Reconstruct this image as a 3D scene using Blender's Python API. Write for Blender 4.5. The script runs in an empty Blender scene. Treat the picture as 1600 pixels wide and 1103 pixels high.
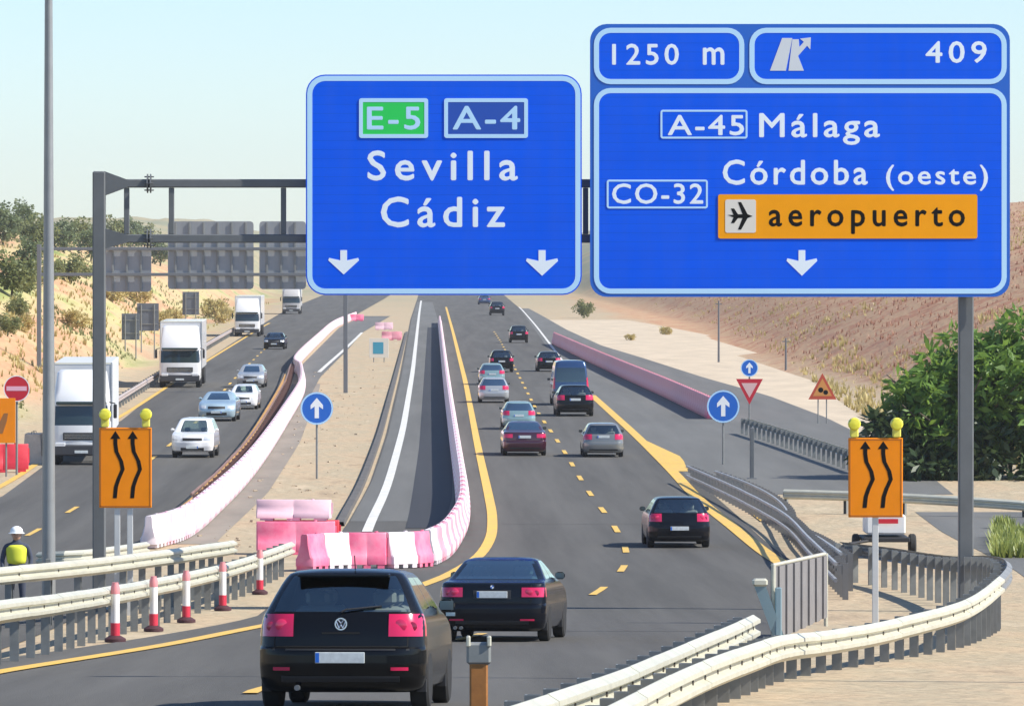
import bpy, bmesh, math, random
from mathutils import Vector, Matrix
R = math.radians
rnd = random.Random(7)
sc = bpy.context.scene
COL = sc.collection

# ------------------------------------------------------------------ camera, sky, sun, exposure
F = 9000.0            # focal length in photo pixels (200 mm lens on a 36 mm sensor)
VX, VY = 675.0, 400.0 # vanishing point of the straight road in the photo
CAMZ = 8.2
cam = bpy.data.cameras.new('camera'); cam_o = bpy.data.objects.new('camera', cam); COL.objects.link(cam_o)
cam_o.location = (0, 0, CAMZ); cam_o.rotation_euler = (R(90), 0, 0)
cam.sensor_width = 36; cam.lens = F / 1600 * 36
cam.shift_x = (800 - VX) / 1600; cam.shift_y = -(551.5 - VY) / 1600
cam.clip_start = 1; cam.clip_end = 20000
sc.camera = cam_o
SUN_EL, SUN_AZ = 42, -15      # azimuth from +X (right), negative = behind the camera
w = bpy.data.worlds.new('World'); sc.world = w; w.use_nodes = True
nt = w.node_tree; bg = nt.nodes['Background']
sky = nt.nodes.new('ShaderNodeTexSky'); sky.sky_type = 'NISHITA'; sky.sun_disc = False
sky.sun_elevation = R(SUN_EL); sky.sun_rotation = R(90 - SUN_AZ)
sky.air_density = 0.9; sky.dust_density = 0.2; sky.ozone_density = 6.0
nt.links.new(sky.outputs[0], bg.inputs[0]); bg.inputs[1].default_value = 0.112
sun = bpy.data.lights.new('sun', 'SUN'); sun.energy = 4.5; sun.angle = R(0.5); sun.color = (1, .95, .86)
sun_o = bpy.data.objects.new('sun', sun); COL.objects.link(sun_o)
sdir = Vector((math.cos(R(SUN_AZ)) * math.cos(R(SUN_EL)), math.sin(R(SUN_AZ)) * math.cos(R(SUN_EL)), math.sin(R(SUN_EL))))
sun_o.rotation_euler = sdir.to_track_quat('Z', 'Y').to_euler(); sun_o.location = (40, -20, 40)
sc.view_settings.view_transform = 'Standard'; sc.view_settings.look = 'None'
sc.view_settings.gamma = 1; sc.view_settings.exposure = 0.68

# ------------------------------------------------------------------ terrain maths
HK = [(0, 2.2), (40, 3.6), (60, 4.65), (71, 5.2), (95, 6.3), (112, 6.95), (155, 7.87), (195, 8.12), (236, 8.2), (9000, 8.2)]
def lerp_tab(tab, v):
    if v <= tab[0][0]: return tab[0][1]
    for (a, b), (c, d) in zip(tab, tab[1:]):
        if v <= c: return b + (d - b) * (v - a) / (c - a)
    return tab[-1][1]
def hsmooth(Y): return sum(lerp_tab(HK, Y + k) for k in (-8, -4, 0, 4, 8)) / 5 if Y > 20 else lerp_tab(HK, Y)
YS = [10.0]
while YS[-1] < 3000: YS.append(YS[-1] + max(3.0, (YS[-1] - 40) * .03))
ZS = [CAMZ - hsmooth(y) for y in YS]
RT = list(zip(YS, ZS))
def road_z(Y): return lerp_tab(RT, Y)
def gy(py):                                    # distance at which the road shows at photo row py
    lo, hi = 12.0, 2950.0
    for _ in range(50):
        m = (lo + hi) / 2
        if VY + F * (CAMZ - road_z(m)) / m > py: lo = m
        else: hi = m
    return (lo + hi) / 2
def G(px, py):                                 # photo pixel -> point on the road level
    d = gy(py); return ((px - VX) * d / F, d)
def A(px, py, d):                              # photo pixel at a known distance
    return Vector(((px - VX) * d / F, d, CAMZ - (py - VY) * d / F))
def poly(pts): return sorted([G(*p) for p in pts], key=lambda q: q[1])
def xat(pl, Y):
    return lerp_tab([(y, x) for x, y in pl], Y)

LC_L = [(-9, 30), (-14.5, 150)] + poly([(0, 778), (90, 712), (190, 657), (246, 612), (326, 560), (396, 515), (446, 485), (520, 455), (590, 430)])
LC_L = [(-20.5, 30), (-16.5, 150)] + LC_L[2:]
LC_R = [(-6.2, 60), (-6.8, 120)] + poly([(232, 845), (332, 770), (402, 690), (450, 610), (466, 570), (522, 510), (560, 490), (604, 465), (640, 440)])
MC_L = [(-8.2, 30), (-7.2, 60)] + poly([(0, 1030), (400, 964), (470, 900), (545, 815), (578, 755), (603, 680), (624, 590), (641, 500), (651, 470), (660, 440), (668, 420)])
MC_R = [(-.6, 25), (.3, 40), (1.5, 50), (2.3, 57), (3.4, 66), (4.0, 72), (5.4, 92), (7.9, 118), (9.0, 142), (9.4, 175), (9.6, 200)] + \
       poly([(1000, 690), (960, 655), (905, 600), (860, 550), (832, 510), (810, 480), (780, 455), (735, 425)])
SL_L = [(8.6, 190)] + [(x - .6, y) for x, y in MC_R if y > 205]
SL_R = [(17.5, 190)] + poly([(1420, 716), (1290, 652), (1200, 618), (1100, 590), (1000, 558), (940, 540), (885, 515), (850, 495)])

def smooth(t): t = max(0, min(1, t)); return t * t * (3 - 2 * t)
def vnoise(x, y):                              # cheap smooth value noise
    def hsh(i, j):
        n = math.sin(i * 127.1 + j * 311.7) * 43758.5453; return n - math.floor(n)
    i, j = math.floor(x), math.floor(y); u, v = smooth(x - i), smooth(y - j)
    return (hsh(i, j) * (1 - u) + hsh(i + 1, j) * u) * (1 - v) + (hsh(i, j + 1) * (1 - u) + hsh(i + 1, j + 1) * u) * v
def tz(X, Y):                                  # terrain height anywhere
    z = road_z(Y)
    xr = (max(xat(SL_R, Y), 18) if Y > 190 else 24) + 7 + smooth((Y - 300) / 500) * 8
    if X > xr:
        t = X - xr
        z += smooth((Y - 215) / 120) * (19 * (1 - math.exp(-t / 34)) * (0.9 + .3 * vnoise(X * .02, Y * .006)) + smooth(t / 3) * (vnoise(X * .35, Y * .2) - .4) * .7)
    xl = xat(LC_L, Y) - 5 - smooth((Y - 420) / 300) * 6
    if X < xl:
        t = xl - X
        z += smooth((Y - 215) / 150) * (15 * (1 - math.exp(-t / 20)) * (.75 + .5 * vnoise(X * .03 + 9, Y * .008)) + smooth(t / 4) * (vnoise(X * .25 + 3, Y * .12) - .4) * 1.2)
    if Y > 1300: z += smooth((Y - 1300) / 1500) * (4 + 9 * vnoise(X * .0016 + 4, Y * .001))
    return z

# ------------------------------------------------------------------ materials
MATS = {}
def mat(name, col, rough=.6, metal=0, var=.0, vscale=4, bump=0, bscale=40, coat=0, col2=None, spec=None, stretch=None, trans=0, sss=False):
    if name in MATS: return MATS[name]
    m = bpy.data.materials.new(name); m.use_nodes = True; t = m.node_tree; b = t.nodes['Principled BSDF']
    b.inputs['Base Color'].default_value = (*col, 1); b.inputs['Roughness'].default_value = rough; b.inputs['Metallic'].default_value = metal
    if coat: b.inputs['Coat Weight'].default_value = coat; b.inputs['Coat Roughness'].default_value = .04
    if spec is not None: b.inputs['Specular IOR Level'].default_value = spec
    if var or bump or col2:
        tc = t.nodes.new('ShaderNodeTexCoord'); mp = t.nodes.new('ShaderNodeMapping'); t.links.new(tc.outputs['Object'], mp.inputs[0])
        if stretch: mp.inputs['Scale'].default_value = stretch
        n = t.nodes.new('ShaderNodeTexNoise'); n.inputs['Scale'].default_value = vscale; n.inputs['Detail'].default_value = 8; n.inputs['Roughness'].default_value = .65
        t.links.new(mp.outputs[0], n.inputs['Vector'])
        r = t.nodes.new('ShaderNodeValToRGB'); r.color_ramp.elements[0].position = .3; r.color_ramp.elements[1].position = .7
        c2 = col2 or tuple(c * (1 - var) for c in col)
        r.color_ramp.elements[0].color = (*c2, 1); r.color_ramp.elements[1].color = (*col, 1)
        t.links.new(n.outputs['Fac'], r.inputs[0]); t.links.new(r.outputs[0], b.inputs['Base Color'])
        if bump:
            n2 = t.nodes.new('ShaderNodeTexNoise'); n2.inputs['Scale'].default_value = bscale; n2.inputs['Detail'].default_value = 5
            t.links.new(mp.outputs[0], n2.inputs['Vector'])
            bp = t.nodes.new('ShaderNodeBump'); bp.inputs['Strength'].default_value = bump; bp.inputs['Distance'].default_value = .05
            t.links.new(n2.outputs['Fac'], bp.inputs['Height']); t.links.new(bp.outputs[0], b.inputs['Normal'])
    MATS[name] = m; return m
def leaf_mat(name, c1, c2, transl=.35):
    if name in MATS: return MATS[name]
    m = mat(name, c1, .5, 0, .1, .8, col2=c2); t = m.node_tree; b = t.nodes['Principled BSDF']
    src = b.inputs['Base Color'].links[0].from_socket
    tr = t.nodes.new('ShaderNodeBsdfTranslucent'); mx = t.nodes.new('ShaderNodeMixShader'); mx.inputs[0].default_value = transl
    hs = t.nodes.new('ShaderNodeHueSaturation'); hs.inputs['Value'].default_value = 1.5; hs.inputs['Hue'].default_value = .48
    t.links.new(src, hs.inputs['Color']); t.links.new(hs.outputs[0], tr.inputs[0])
    t.links.new(b.outputs[0], mx.inputs[1]); t.links.new(tr.outputs[0], mx.inputs[2]); t.links.new(mx.outputs[0], t.nodes['Material Output'].inputs[0])
    return m
def glass_mat(name, tint, opacity, rough=.03):
    if name in MATS: return MATS[name]
    m = bpy.data.materials.new(name); m.use_nodes = True; t = m.node_tree; t.nodes.remove(t.nodes['Principled BSDF'])
    tr = t.nodes.new('ShaderNodeBsdfTransparent'); tr.inputs[0].default_value = (*tint, 1)
    gl = t.nodes.new('ShaderNodeBsdfGlossy'); gl.inputs['Roughness'].default_value = rough; gl.inputs[0].default_value = (.9, 1, .97, 1)
    fr = t.nodes.new('ShaderNodeFresnel'); fr.inputs[0].default_value = 1.6
    ad = t.nodes.new('ShaderNodeMath'); ad.operation = 'ADD'; ad.inputs[1].default_value = opacity; ad.use_clamp = True
    mx = t.nodes.new('ShaderNodeMixShader'); t.links.new(fr.outputs[0], ad.inputs[0]); t.links.new(ad.outputs[0], mx.inputs[0])
    t.links.new(tr.outputs[0], mx.inputs[1]); t.links.new(gl.outputs[0], mx.inputs[2]); t.links.new(mx.outputs[0], t.nodes['Material Output'].inputs[0])
    MATS[name] = m; return m

# ------------------------------------------------------------------ mesh builder
class MB:
    def __init__(s): s.v = []; s.f = []
    def add(s, vs, fs):
        k = len(s.v); s.v += [tuple(v) for v in vs]; s.f += [tuple(i + k for i in f) for f in fs]; return s
    def box(s, c, d, rz=0, M=None):
        x, y, z = [q / 2 for q in d]; vs = [Vector((i * x, j * y, k * z)) for i in (-1, 1) for j in (-1, 1) for k in (-1, 1)]
        T = Matrix.Translation(c) @ (M if M is not None else Matrix.Rotation(rz, 4, 'Z'))
        return s.add([T @ v for v in vs], [(0, 1, 3, 2), (4, 6, 7, 5), (0, 4, 5, 1), (2, 3, 7, 6), (0, 2, 6, 4), (1, 5, 7, 3)])
    def bbox(s, c, d, b=.02, M=None):                 # box with chamfered vertical and horizontal edges
        x, y, z = [q / 2 for q in d]; b = min(b, x * .9, y * .9, z * .9); lv = []
        for zz, i in ((-z, b), (-z + b, 0), (z - b, 0), (z, b)):
            X, Y = x - i, y - i
            lv += [(X - b, -Y, zz), (X, -Y + b, zz), (X, Y - b, zz), (X - b, Y, zz), (-X + b, Y, zz), (-X, Y - b, zz), (-X, -Y + b, zz), (-X + b, -Y, zz)]
        T = Matrix.Translation(c) @ (M if M is not None else Matrix()); fs = [tuple(range(7, -1, -1)), tuple(range(24, 32))]
        for r in range(3):
            for i in range(8): fs.append((r * 8 + i, r * 8 + (i + 1) % 8, r * 8 + 8 + (i + 1) % 8, r * 8 + 8 + i))
        return s.add([T @ Vector(v) for v in lv], fs)
    def prism(s, pts, axis, a, b):                    # 2D polygon extruded along an axis from a to b
        n = len(pts)
        def P(p, q): return {'x': (q, p[0], p[1]), 'y': (p[0], q, p[1]), 'z': (p[0], p[1], q)}[axis]
        vs = [P(p, a) for p in pts] + [P(p, b) for p in pts]
        return s.add(vs, [tuple(range(n - 1, -1, -1)), tuple(range(n, 2 * n))] + [(i, (i + 1) % n, n + (i + 1) % n, n + i) for i in range(n)])
    def tube(s, pts, r, n=10, cap=True):
        pts = [Vector(p) for p in pts]; k = len(pts); rr = r if isinstance(r, (list, tuple)) else [r] * k; vs = []; fs = []
        up = None
        for i, p in enumerate(pts):
            t = (pts[min(i + 1, k - 1)] - pts[max(i - 1, 0)]).normalized()
            if up is None: up = Vector((0, 0, 1)) if abs(t.z) < .9 else Vector((1, 0, 0))
            a = t.cross(up).normalized(); b = a.cross(t); up = b
            vs += [p + (a * math.cos(2 * math.pi * j / n) + b * math.sin(2 * math.pi * j / n)) * rr[i] for j in range(n)]
        for i in range(k - 1):
            for j in range(n): fs.append((i * n + j, i * n + (j + 1) % n, i * n + n + (j + 1) % n, i * n + n + j))
        if cap: fs += [tuple(range(n - 1, -1, -1)), tuple(range((k - 1) * n, k * n))]
        return s.add(vs, fs)
    def lathe(s, prof, n=16, M=None, axis='z'):       # profile (radius, height)
        T = M if M is not None else Matrix(); vs = []; fs = []; k = len(prof)
        for r, z in prof:
            for j in range(n):
                a = 2 * math.pi * j / n; p = (r * math.cos(a), r * math.sin(a), z)
                if axis == 'x': p = (z, p[0], p[1])
                if axis == 'y': p = (p[0], z, p[1])
                vs.append(T @ Vector(p))
        for i in range(k - 1):
            for j in range(n): fs.append((i * n + j, i * n + (j + 1) % n, i * n + n + (j + 1) % n, i * n + n + j))
        return s.add(vs, fs + [tuple(range(n - 1, -1, -1)), tuple(range((k - 1) * n, k * n))])
    def ball(s, c, r, n=10, sc_=(1, 1, 1)):
        vs = []; fs = []; m = n // 2 + 2
        for i in range(m + 1):
            th = math.pi * (i + .001) / (m + .002)
            for j in range(n):
                a = 2 * math.pi * j / n; vs.append((c[0] + r * sc_[0] * math.sin(th) * math.cos(a), c[1] + r * sc_[1] * math.sin(th) * math.sin(a), c[2] + r * sc_[2] * math.cos(th)))
        for i in range(m):
            for j in range(n): fs.append((i * n + j, i * n + n + j, i * n + n + (j + 1) % n, i * n + (j + 1) % n))
        return s.add(vs, fs)
    def data(s, name, m, smooth_=False, origin=None, fix=True):
        o = Vector(origin) if origin is not None else Vector()
        me = bpy.data.meshes.new(name); me.from_pydata([tuple(Vector(v) - o) for v in s.v] if origin is not None else s.v, [], s.f)
        if fix:
            bm = bmesh.new(); bm.from_mesh(me); bmesh.ops.recalc_face_normals(bm, faces=bm.faces); bm.to_mesh(me); bm.free()
        me.materials.append(m)
        if smooth_:
            me.polygons.foreach_set('use_smooth', [True] * len(me.polygons))
            if smooth_ != 'full': me.set_sharp_from_angle(angle=R(38))
        return me
    def build(s, name, m, parent=None, smooth_=False, origin=None, fix=True):
        return link(name, s.data(name, m, smooth_, origin, fix), parent)
def link(name, me, parent=None, loc=None):
    o = bpy.data.objects.new(name, me); COL.objects.link(o); o.parent = parent
    if loc is not None: o.location = loc
    return o
def tag(o, label, cat, group=None):
    o['label'] = label; o['category'] = cat
    if group: o['group'] = group
    return o
def thing(name, label, cat, loc=(0, 0, 0), group=None, rz=0):
    o = bpy.data.objects.new(name, None); COL.objects.link(o); o.location = loc; o.rotation_euler = (0, 0, rz); o.empty_display_size = .3
    return tag(o, label, cat, group)
def struct(o): o['kind'] = 'structure'; return o

# ------------------------------------------------------------------ materials used in many places
ASPH = mat('asphalt', (.128, .123, .113), .85, 0, .33, .32, .25, 60, stretch=(2.6, .07, 1), col2=(.080, .077, .071), spec=.15)
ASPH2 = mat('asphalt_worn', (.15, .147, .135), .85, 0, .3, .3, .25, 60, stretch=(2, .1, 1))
ASPHN = mat('asphalt_fresh', (.036, .037, .042), .8, 0, .3, .3, .25, 60, stretch=(2, .1, 1))
YEL = mat('yellow_paint', (.80, .48, .055), .6, 0, .3, 3, stretch=(1, .3, 1), col2=(.58, .38, .11))
ORL = mat('orange_paint', (.62, .33, .08), .6, 0, .3, 3, stretch=(1, .3, 1))
WHL = mat('white_paint', (.74, .72, .66), .6, 0, .25, 3, stretch=(1, .3, 1))
GALV = mat('galvanised_steel', (.64, .62, .50), .45, .25, .22, 2.5, .05, 30)
GALVD = mat('galvanised_post', (.27, .28, .27), .5, .3, .3, 3)
STEEL = mat('painted_grey_steel', (.15, .16, .165), .5, .2, .2, 2)
DARK = mat('dark_plastic', (.02, .02, .022), .6)
RUB = mat('tyre_rubber', (.018, .018, .018), .85)
CHROME = mat('chrome', (.75, .76, .78), .15, 1)
ALU = mat('aluminium', (.55, .57, .58), .4, .6, .15, 2)
WHITE = mat('white_sheeting', (.86, .88, .88), .45)
BLUE = mat('blue_sheeting', (.001, .108, .84), .5, 0, .07, .7, stretch=(.5, 1, 4.5), col2=(.001, .096, .77), spec=.12)
PALE = mat('pale_blue_border', (.46, .72, .95), .45)
ORANGE = mat('orange_sheeting', (.90, .27, .006), .45, 0, .12, 2, spec=.15)
REDS = mat('red_sheeting', (.55, .012, .03), .45)
BLACK = mat('black_print', (.008, .008, .008), .6, spec=.1)
GREEN = mat('green_sheeting', (.012, .60, .09), .45)
YLAMP = mat('yellow_lens', (.80, .74, .06), .25)

def seams(m, pitch=.175, amt=.8):                            # dark joint every slat height
    t = m.node_tree; b = t.nodes['Principled BSDF']; src = b.inputs['Base Color'].links[0].from_socket; tc = t.nodes.new('ShaderNodeTexCoord'); sp = t.nodes.new('ShaderNodeSeparateXYZ'); t.links.new(tc.outputs['Object'], sp.inputs[0])
    a = t.nodes.new('ShaderNodeMath'); a.operation = 'PINGPONG'; a.inputs[1].default_value = pitch / 2; t.links.new(sp.outputs[2], a.inputs[0])
    c = t.nodes.new('ShaderNodeMath'); c.operation = 'LESS_THAN'; c.inputs[1].default_value = .0045; t.links.new(a.outputs[0], c.inputs[0])
    n = t.nodes.new('ShaderNodeTexNoise'); n.inputs['Scale'].default_value = 1.3; n.inputs['Detail'].default_value = 6; mp = t.nodes.new('ShaderNodeMapping'); mp.inputs['Scale'].default_value = (3, 1, .35); t.links.new(tc.outputs['Object'], mp.inputs[0]); t.links.new(mp.outputs[0], n.inputs['Vector'])
    r = t.nodes.new('ShaderNodeMapRange'); r.inputs[1].default_value = .35; r.inputs[2].default_value = .75; r.inputs[3].default_value = 0; r.inputs[4].default_value = .07; t.links.new(n.outputs['Fac'], r.inputs[0])
    m1 = t.nodes.new('ShaderNodeMix'); m1.data_type = 'RGBA'; t.links.new(r.outputs[0], m1.inputs[0]); t.links.new(src, m1.inputs[6]); m1.inputs[7].default_value = (.12, .20, .42, 1)
    m2 = t.nodes.new('ShaderNodeMix'); m2.data_type = 'RGBA'; m2.blend_type = 'MULTIPLY'; t.links.new(c.outputs[0], m2.inputs[0]); t.links.new(m1.outputs[2], m2.inputs[6]); m2.inputs[7].default_value = (amt, amt, amt, 1)
    t.links.new(m2.outputs[2], b.inputs['Base Color'])
seams(BLUE)
# ------------------------------------------------------------------ ground
def terrain():
    xs = [i * 2.5 for i in range(-52, 53)]; s = 2.5
    while xs[-1] < 1300: s *= 1.18; xs.append(xs[-1] + s); xs.insert(0, xs[0] - s)
    ys = [-60.0, -20.0] + YS; nx = len(xs); v = []; cols = []
    for y in ys:
        rl, rr = xat(LC_L, y) - 5, (max(xat(SL_R, y), 18) if y > 190 else 24) + 7
        for x in xs:
            v.append((x, y, tz(x, max(y, 10))))
            jit = (vnoise(x * .3, y * .05) - .5) * 4
            cols.append((smooth((x - rr + 1 + jit) / 3) * smooth((y - 225) / 60), smooth((rl + 2 - x + jit) / 4), smooth((y - 700) / 900), 1))
    f = [(j * nx + i, j * nx + i + 1, j * nx + nx + i + 1, j * nx + nx + i) for j in range(len(ys) - 1) for i in range(nx - 1)]
    m = bpy.data.materials.new('ground'); m.use_nodes = True; t = m.node_tree; b = t.nodes['Principled BSDF']; b.inputs['Roughness'].default_value = .95
    b.inputs['Specular IOR Level'].default_value = .1
    tc = t.nodes.new('ShaderNodeTexCoord')
    def ramp(scale, stretch, cs, detail=8):
        mp = t.nodes.new('ShaderNodeMapping'); mp.inputs['Scale'].default_value = stretch; t.links.new(tc.outputs['Object'], mp.inputs[0])
        n = t.nodes.new('ShaderNodeTexNoise'); n.inputs['Scale'].default_value = scale; n.inputs['Detail'].default_value = detail; n.inputs['Roughness'].default_value = .65
        t.links.new(mp.outputs[0], n.inputs['Vector']); r = t.nodes.new('ShaderNodeValToRGB'); e = r.color_ramp.elements
        for k in range(len(cs) - 2): e.new(.5)
        for k, c in enumerate(cs): e[k].position = .3 + .4 * k / (len(cs) - 1); e[k].color = (*c, 1)
        t.links.new(n.outputs['Fac'], r.inputs[0]); return r.outputs[0]
    sand = ramp(.5, (1, .3, 1), [(.34, .26, .175), (.46, .355, .235), (.40, .33, .225), (.52, .42, .29)])
    brown = ramp(.30, (1, .5, 1), [(.36, .17, .10), (.46, .25, .155), (.50, .34, .20), (.42, .20, .12), (.47, .29, .175)])
    left = ramp(.085, (1.3, .22, 1.6), [(.17, .22, .07), (.30, .32, .11), (.46, .40, .19), (.50, .36, .20), (.50, .27, .155), (.47, .41, .21), (.24, .28, .09)])
    at = t.nodes.new('ShaderNodeVertexColor'); at.layer_name = 'zone'; sp = t.nodes.new('ShaderNodeSeparateColor'); t.links.new(at.outputs[0], sp.inputs[0])
    cur = sand
    far = ramp(.02, (1, .5, 1), [(.20, .21, .13), (.36, .31, .19), (.25, .26, .17), (.40, .33, .22)])
    for k, c in ((0, brown), (1, left), (2, far)):
        mx = t.nodes.new('ShaderNodeMix'); mx.data_type = 'RGBA'; t.links.new(sp.outputs[k], mx.inputs[0]); t.links.new(cur, mx.inputs[6]); t.links.new(c, mx.inputs[7]); cur = mx.outputs[2]
    t.links.new(cur, b.inputs['Base Color'])
    n2 = t.nodes.new('ShaderNodeTexNoise'); n2.inputs['Scale'].default_value = 2.5; n2.inputs['Detail'].default_value = 8; t.links.new(tc.outputs['Object'], n2.inputs['Vector'])
    bp = t.nodes.new('ShaderNodeBump'); bp.inputs['Strength'].default_value = .5; bp.inputs['Distance'].default_value = .25; t.links.new(n2.outputs['Fac'], bp.inputs['Height']); t.links.new(bp.outputs[0], b.inputs['Normal'])
    me = bpy.data.meshes.new('ground'); me.from_pydata(v, [], f); me.materials.append(m)
    ca = me.color_attributes.new('zone', 'FLOAT_COLOR', 'POINT'); ca.data.foreach_set('color', [c for q in cols for c in q])
    me.polygons.foreach_set('use_smooth', [True] * len(f))
    return struct(link('ground', me))
terrain()

def rows(y0, y1): return [y0] + [y for y in YS if y0 + .01 < y < y1 - .01] + [y1]
def strip(name, fl, fr, y0, y1, dz, m, parent=None):
    mb = MB(); ys = rows(y0, y1)
    for y in ys: z = road_z(y) + dz; mb.v += [(fl(y), y, z), (fr(y), y, z)]
    mb.f = [(2 * i, 2 * i + 1, 2 * i + 3, 2 * i + 2) for i in range(len(ys) - 1)]
    o = mb.build(name, m, parent, fix=False)
    if not parent: struct(o)
    return o
def fpl(pl): return lambda y: xat(pl, y)
main_road = strip('road', fpl(MC_L), fpl(MC_R), 25, 2300, .012, ASPH)
left_road = strip('road', fpl(LC_L), fpl(LC_R), 60, 2300, .012, ASPH)
slip_road = strip('road', fpl(SL_L), fpl(SL_R), 196, 900, .008, ASPH2)
acc = [(1430, 800), (1470, 830), (1530, 860), (1585, 890), (1625, 920)]
access_road = strip('road', fpl(poly(acc)), fpl(poly([(x + 330, y) for x, y in acc])), gy(920), gy(800), .008, ASPH2)
# closed lane inside the barrier loop: worn surface and a darker fresh strip
worn_l = poly([(548, 812), (582, 750), (606, 680), (627, 590), (643, 500), (652, 472)])
worn_r = poly([(700, 830), (714, 760), (708, 690), (694, 590), (684, 500), (676, 472)])
strip('old_lane', fpl(worn_l), fpl(worn_r), gy(815), gy(472), .018, ASPH2)
strip('asphalt_patch', fpl(poly([(634, 826), (640, 800), (655, 700), (662, 600), (668, 512)])), fpl(poly([(692, 826), (706, 780), (708, 700), (695, 600), (683, 512)])), gy(826), gy(512), .024, ASPHN)
# old lane of the left carriageway behind its barrier row
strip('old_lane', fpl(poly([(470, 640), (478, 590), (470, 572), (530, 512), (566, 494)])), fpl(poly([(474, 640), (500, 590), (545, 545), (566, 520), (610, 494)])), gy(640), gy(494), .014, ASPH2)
# lighter dirt track beside the slip road and a grass verge by the access road
TRACK = mat('pale_dirt', (.60, .49, .35), .95, 0, .25, .4, .3, 3, stretch=(1, .3, 1))
trk = poly([(1420, 722), (1292, 658), (1200, 622), (1100, 593), (1000, 560), (940, 541), (885, 516), (850, 496)])
trkr = poly([(1560, 722), (1350, 655), (1275, 600), (1215, 562), (1130, 528), (1010, 505), (905, 490), (865, 482)])
strip('path', fpl(trk), fpl(trkr), gy(720), gy(500), .006, TRACK)

def line(pts, wd, m, dz=.028, y0=None, y1=None, name='lane_line', parent=None):
    pl = pts if isinstance(pts[0][1], float) or pts[0][1] < 0 else pts
    y0 = y0 or pl[0][1]; y1 = y1 or pl[-1][1]
    return strip(name, lambda y: xat(pl, y) - wd / 2, lambda y: xat(pl, y) + wd / 2, y0, y1, dz, m, parent)
def curve(pl, step=4.0):                                     # smooth a polyline X(Y)
    ys = []; y = pl[0][1]
    while y < pl[-1][1]: ys.append(y); y += max(step, (y - 60) * .02)
    ys.append(pl[-1][1]); w_ = lambda y: max(2.0, y * .03)
    return [(sum(xat(pl, y + k * w_(y)) for k in (-2, -1, 0, 1, 2)) / 5, y) for y in ys]
edge_l = curve([(-7.2, 45), (-5.9, 64)] + poly([(0, 1050), (210, 1018), (410, 978), (560, 945), (666, 916), (730, 886), (764, 855), (772, 820), (765, 780), (745, 690), (728, 600), (708, 520), (697, 480)]))
line(edge_l, .30, YEL)
edge_r = curve(poly([(1222, 882), (1160, 834), (1100, 790), (1050, 735), (1000, 686), (925, 618)]))
line(edge_r, .42, YEL)
line(curve(poly([(1190, 815), (1140, 772), (1100, 752), (1072, 730)])), .14, YEL)
line(curve(poly([(898, 592), (870, 552), (838, 510), (812, 480)])), .22, WHL)
# painted gore triangle
gp = [G(1006, 693), G(1078, 722), G(1072, 752), G(1040, 735)]
strip('gore_marking', lambda y: xat(poly([(1050, 737), (1028, 715), (1000, 690)]), y), lambda y: xat(poly([(1075, 737), (1066, 715), (1012, 690)]), y), gy(737), gy(690), .024, YEL)
line(curve(poly([(572, 832), (605, 762), (630, 670), (645, 580), (655, 490), (658, 470)])), .30, WHL, .034)
line(curve(poly([(498, 582), (540, 545), (566, 520)])), .28, WHL, .034)
line(curve(poly([(240, 838), (262, 812), (340, 745), (400, 672), (440, 606), (455, 570)])), .34, ORL)
line(curve([(-17.2, 90), (-15.6, 160)] + poly([(0, 764), (90, 702), (192, 650), (250, 612), (330, 560), (420, 505)])), .26, YEL)
# lane dashes, each its own piece
dash = curve(poly([(380, 1083), (640, 1020), (830, 968), (915, 940), (968, 902), (984, 868), (970, 836), (940, 795), (912, 759), (899, 734), (874, 693), (840, 645), (812, 590), (780, 530), (745, 480)]))
y = gy(1086)
while y < 620:
    if not 66 < y < 88: line(dash, .17, YEL, .03, y, y + 4.6, 'lane_dash', main_road)
    y += 14.6
ldash = curve([(-12.2, 110)] + poly([(60, 830), (115, 795), (205, 742), (300, 668), (368, 590), (440, 520)]))
y = gy(838)
while y < 560: line(ldash, .16, YEL, .03, y, y + 5, 'lane_dash', left_road); y += 17
# low kerb along the median beside the old lane
KERB = mat('kerb_concrete', (.13, .12, .11), .9, 0, .4, 1)
kp = curve(poly([(540, 822), (574, 756), (600, 680), (622, 590), (638, 520)]))
mb = MB(); 
for (x, y) in kp:
    z = road_z(y); mb.v += [(x - .3, y, z), (x - .3, y, z + .13), (x - .08, y, z + .13), (x - .05, y, z)]
for i in range(len(kp) - 1):
    for k in range(3): mb.f.append((4 * i + k, 4 * i + k + 1, 4 * i + k + 5, 4 * i + k + 4))
struct(mb.build('kerb', KERB, fix=False))

# grey-brown strip along the left barrier row, transverse joints, sealed cracks and repair patches
strip('verge', lambda y: xat(LC_R, y) + .1, lambda y: xat(LC_R, y) + 1.9, gy(850), gy(600), .008, mat('grey_brown_strip', (.27, .235, .19), .95, 0, .3, .6, stretch=(1, .2, 1)))
SEAM = mat('crack_sealant', (.045, .045, .047), .7); WORN = mat('worn_asphalt', (.135, .13, .12), .85, 0, .25, .5, stretch=(2, .2, 1), spec=.15)
for yy, wd in ((98.5, .10), (171, .14), (236, .5), (262, .2)):
    a = xat(edge_l, yy) + .3; strip('road_joint', lambda y: a, lambda y: xat(MC_R, y) - .6, yy, yy + wd, .016, WORN if wd > .12 else SEAM)
for y0, y1, a, b, m in ((300, 360, 4.2, 7.2, WORN),):
    strip('repair_patch', lambda y: xat(edge_l, y) + a, lambda y: xat(edge_l, y) + b, y0, y1, .015, m)
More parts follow.
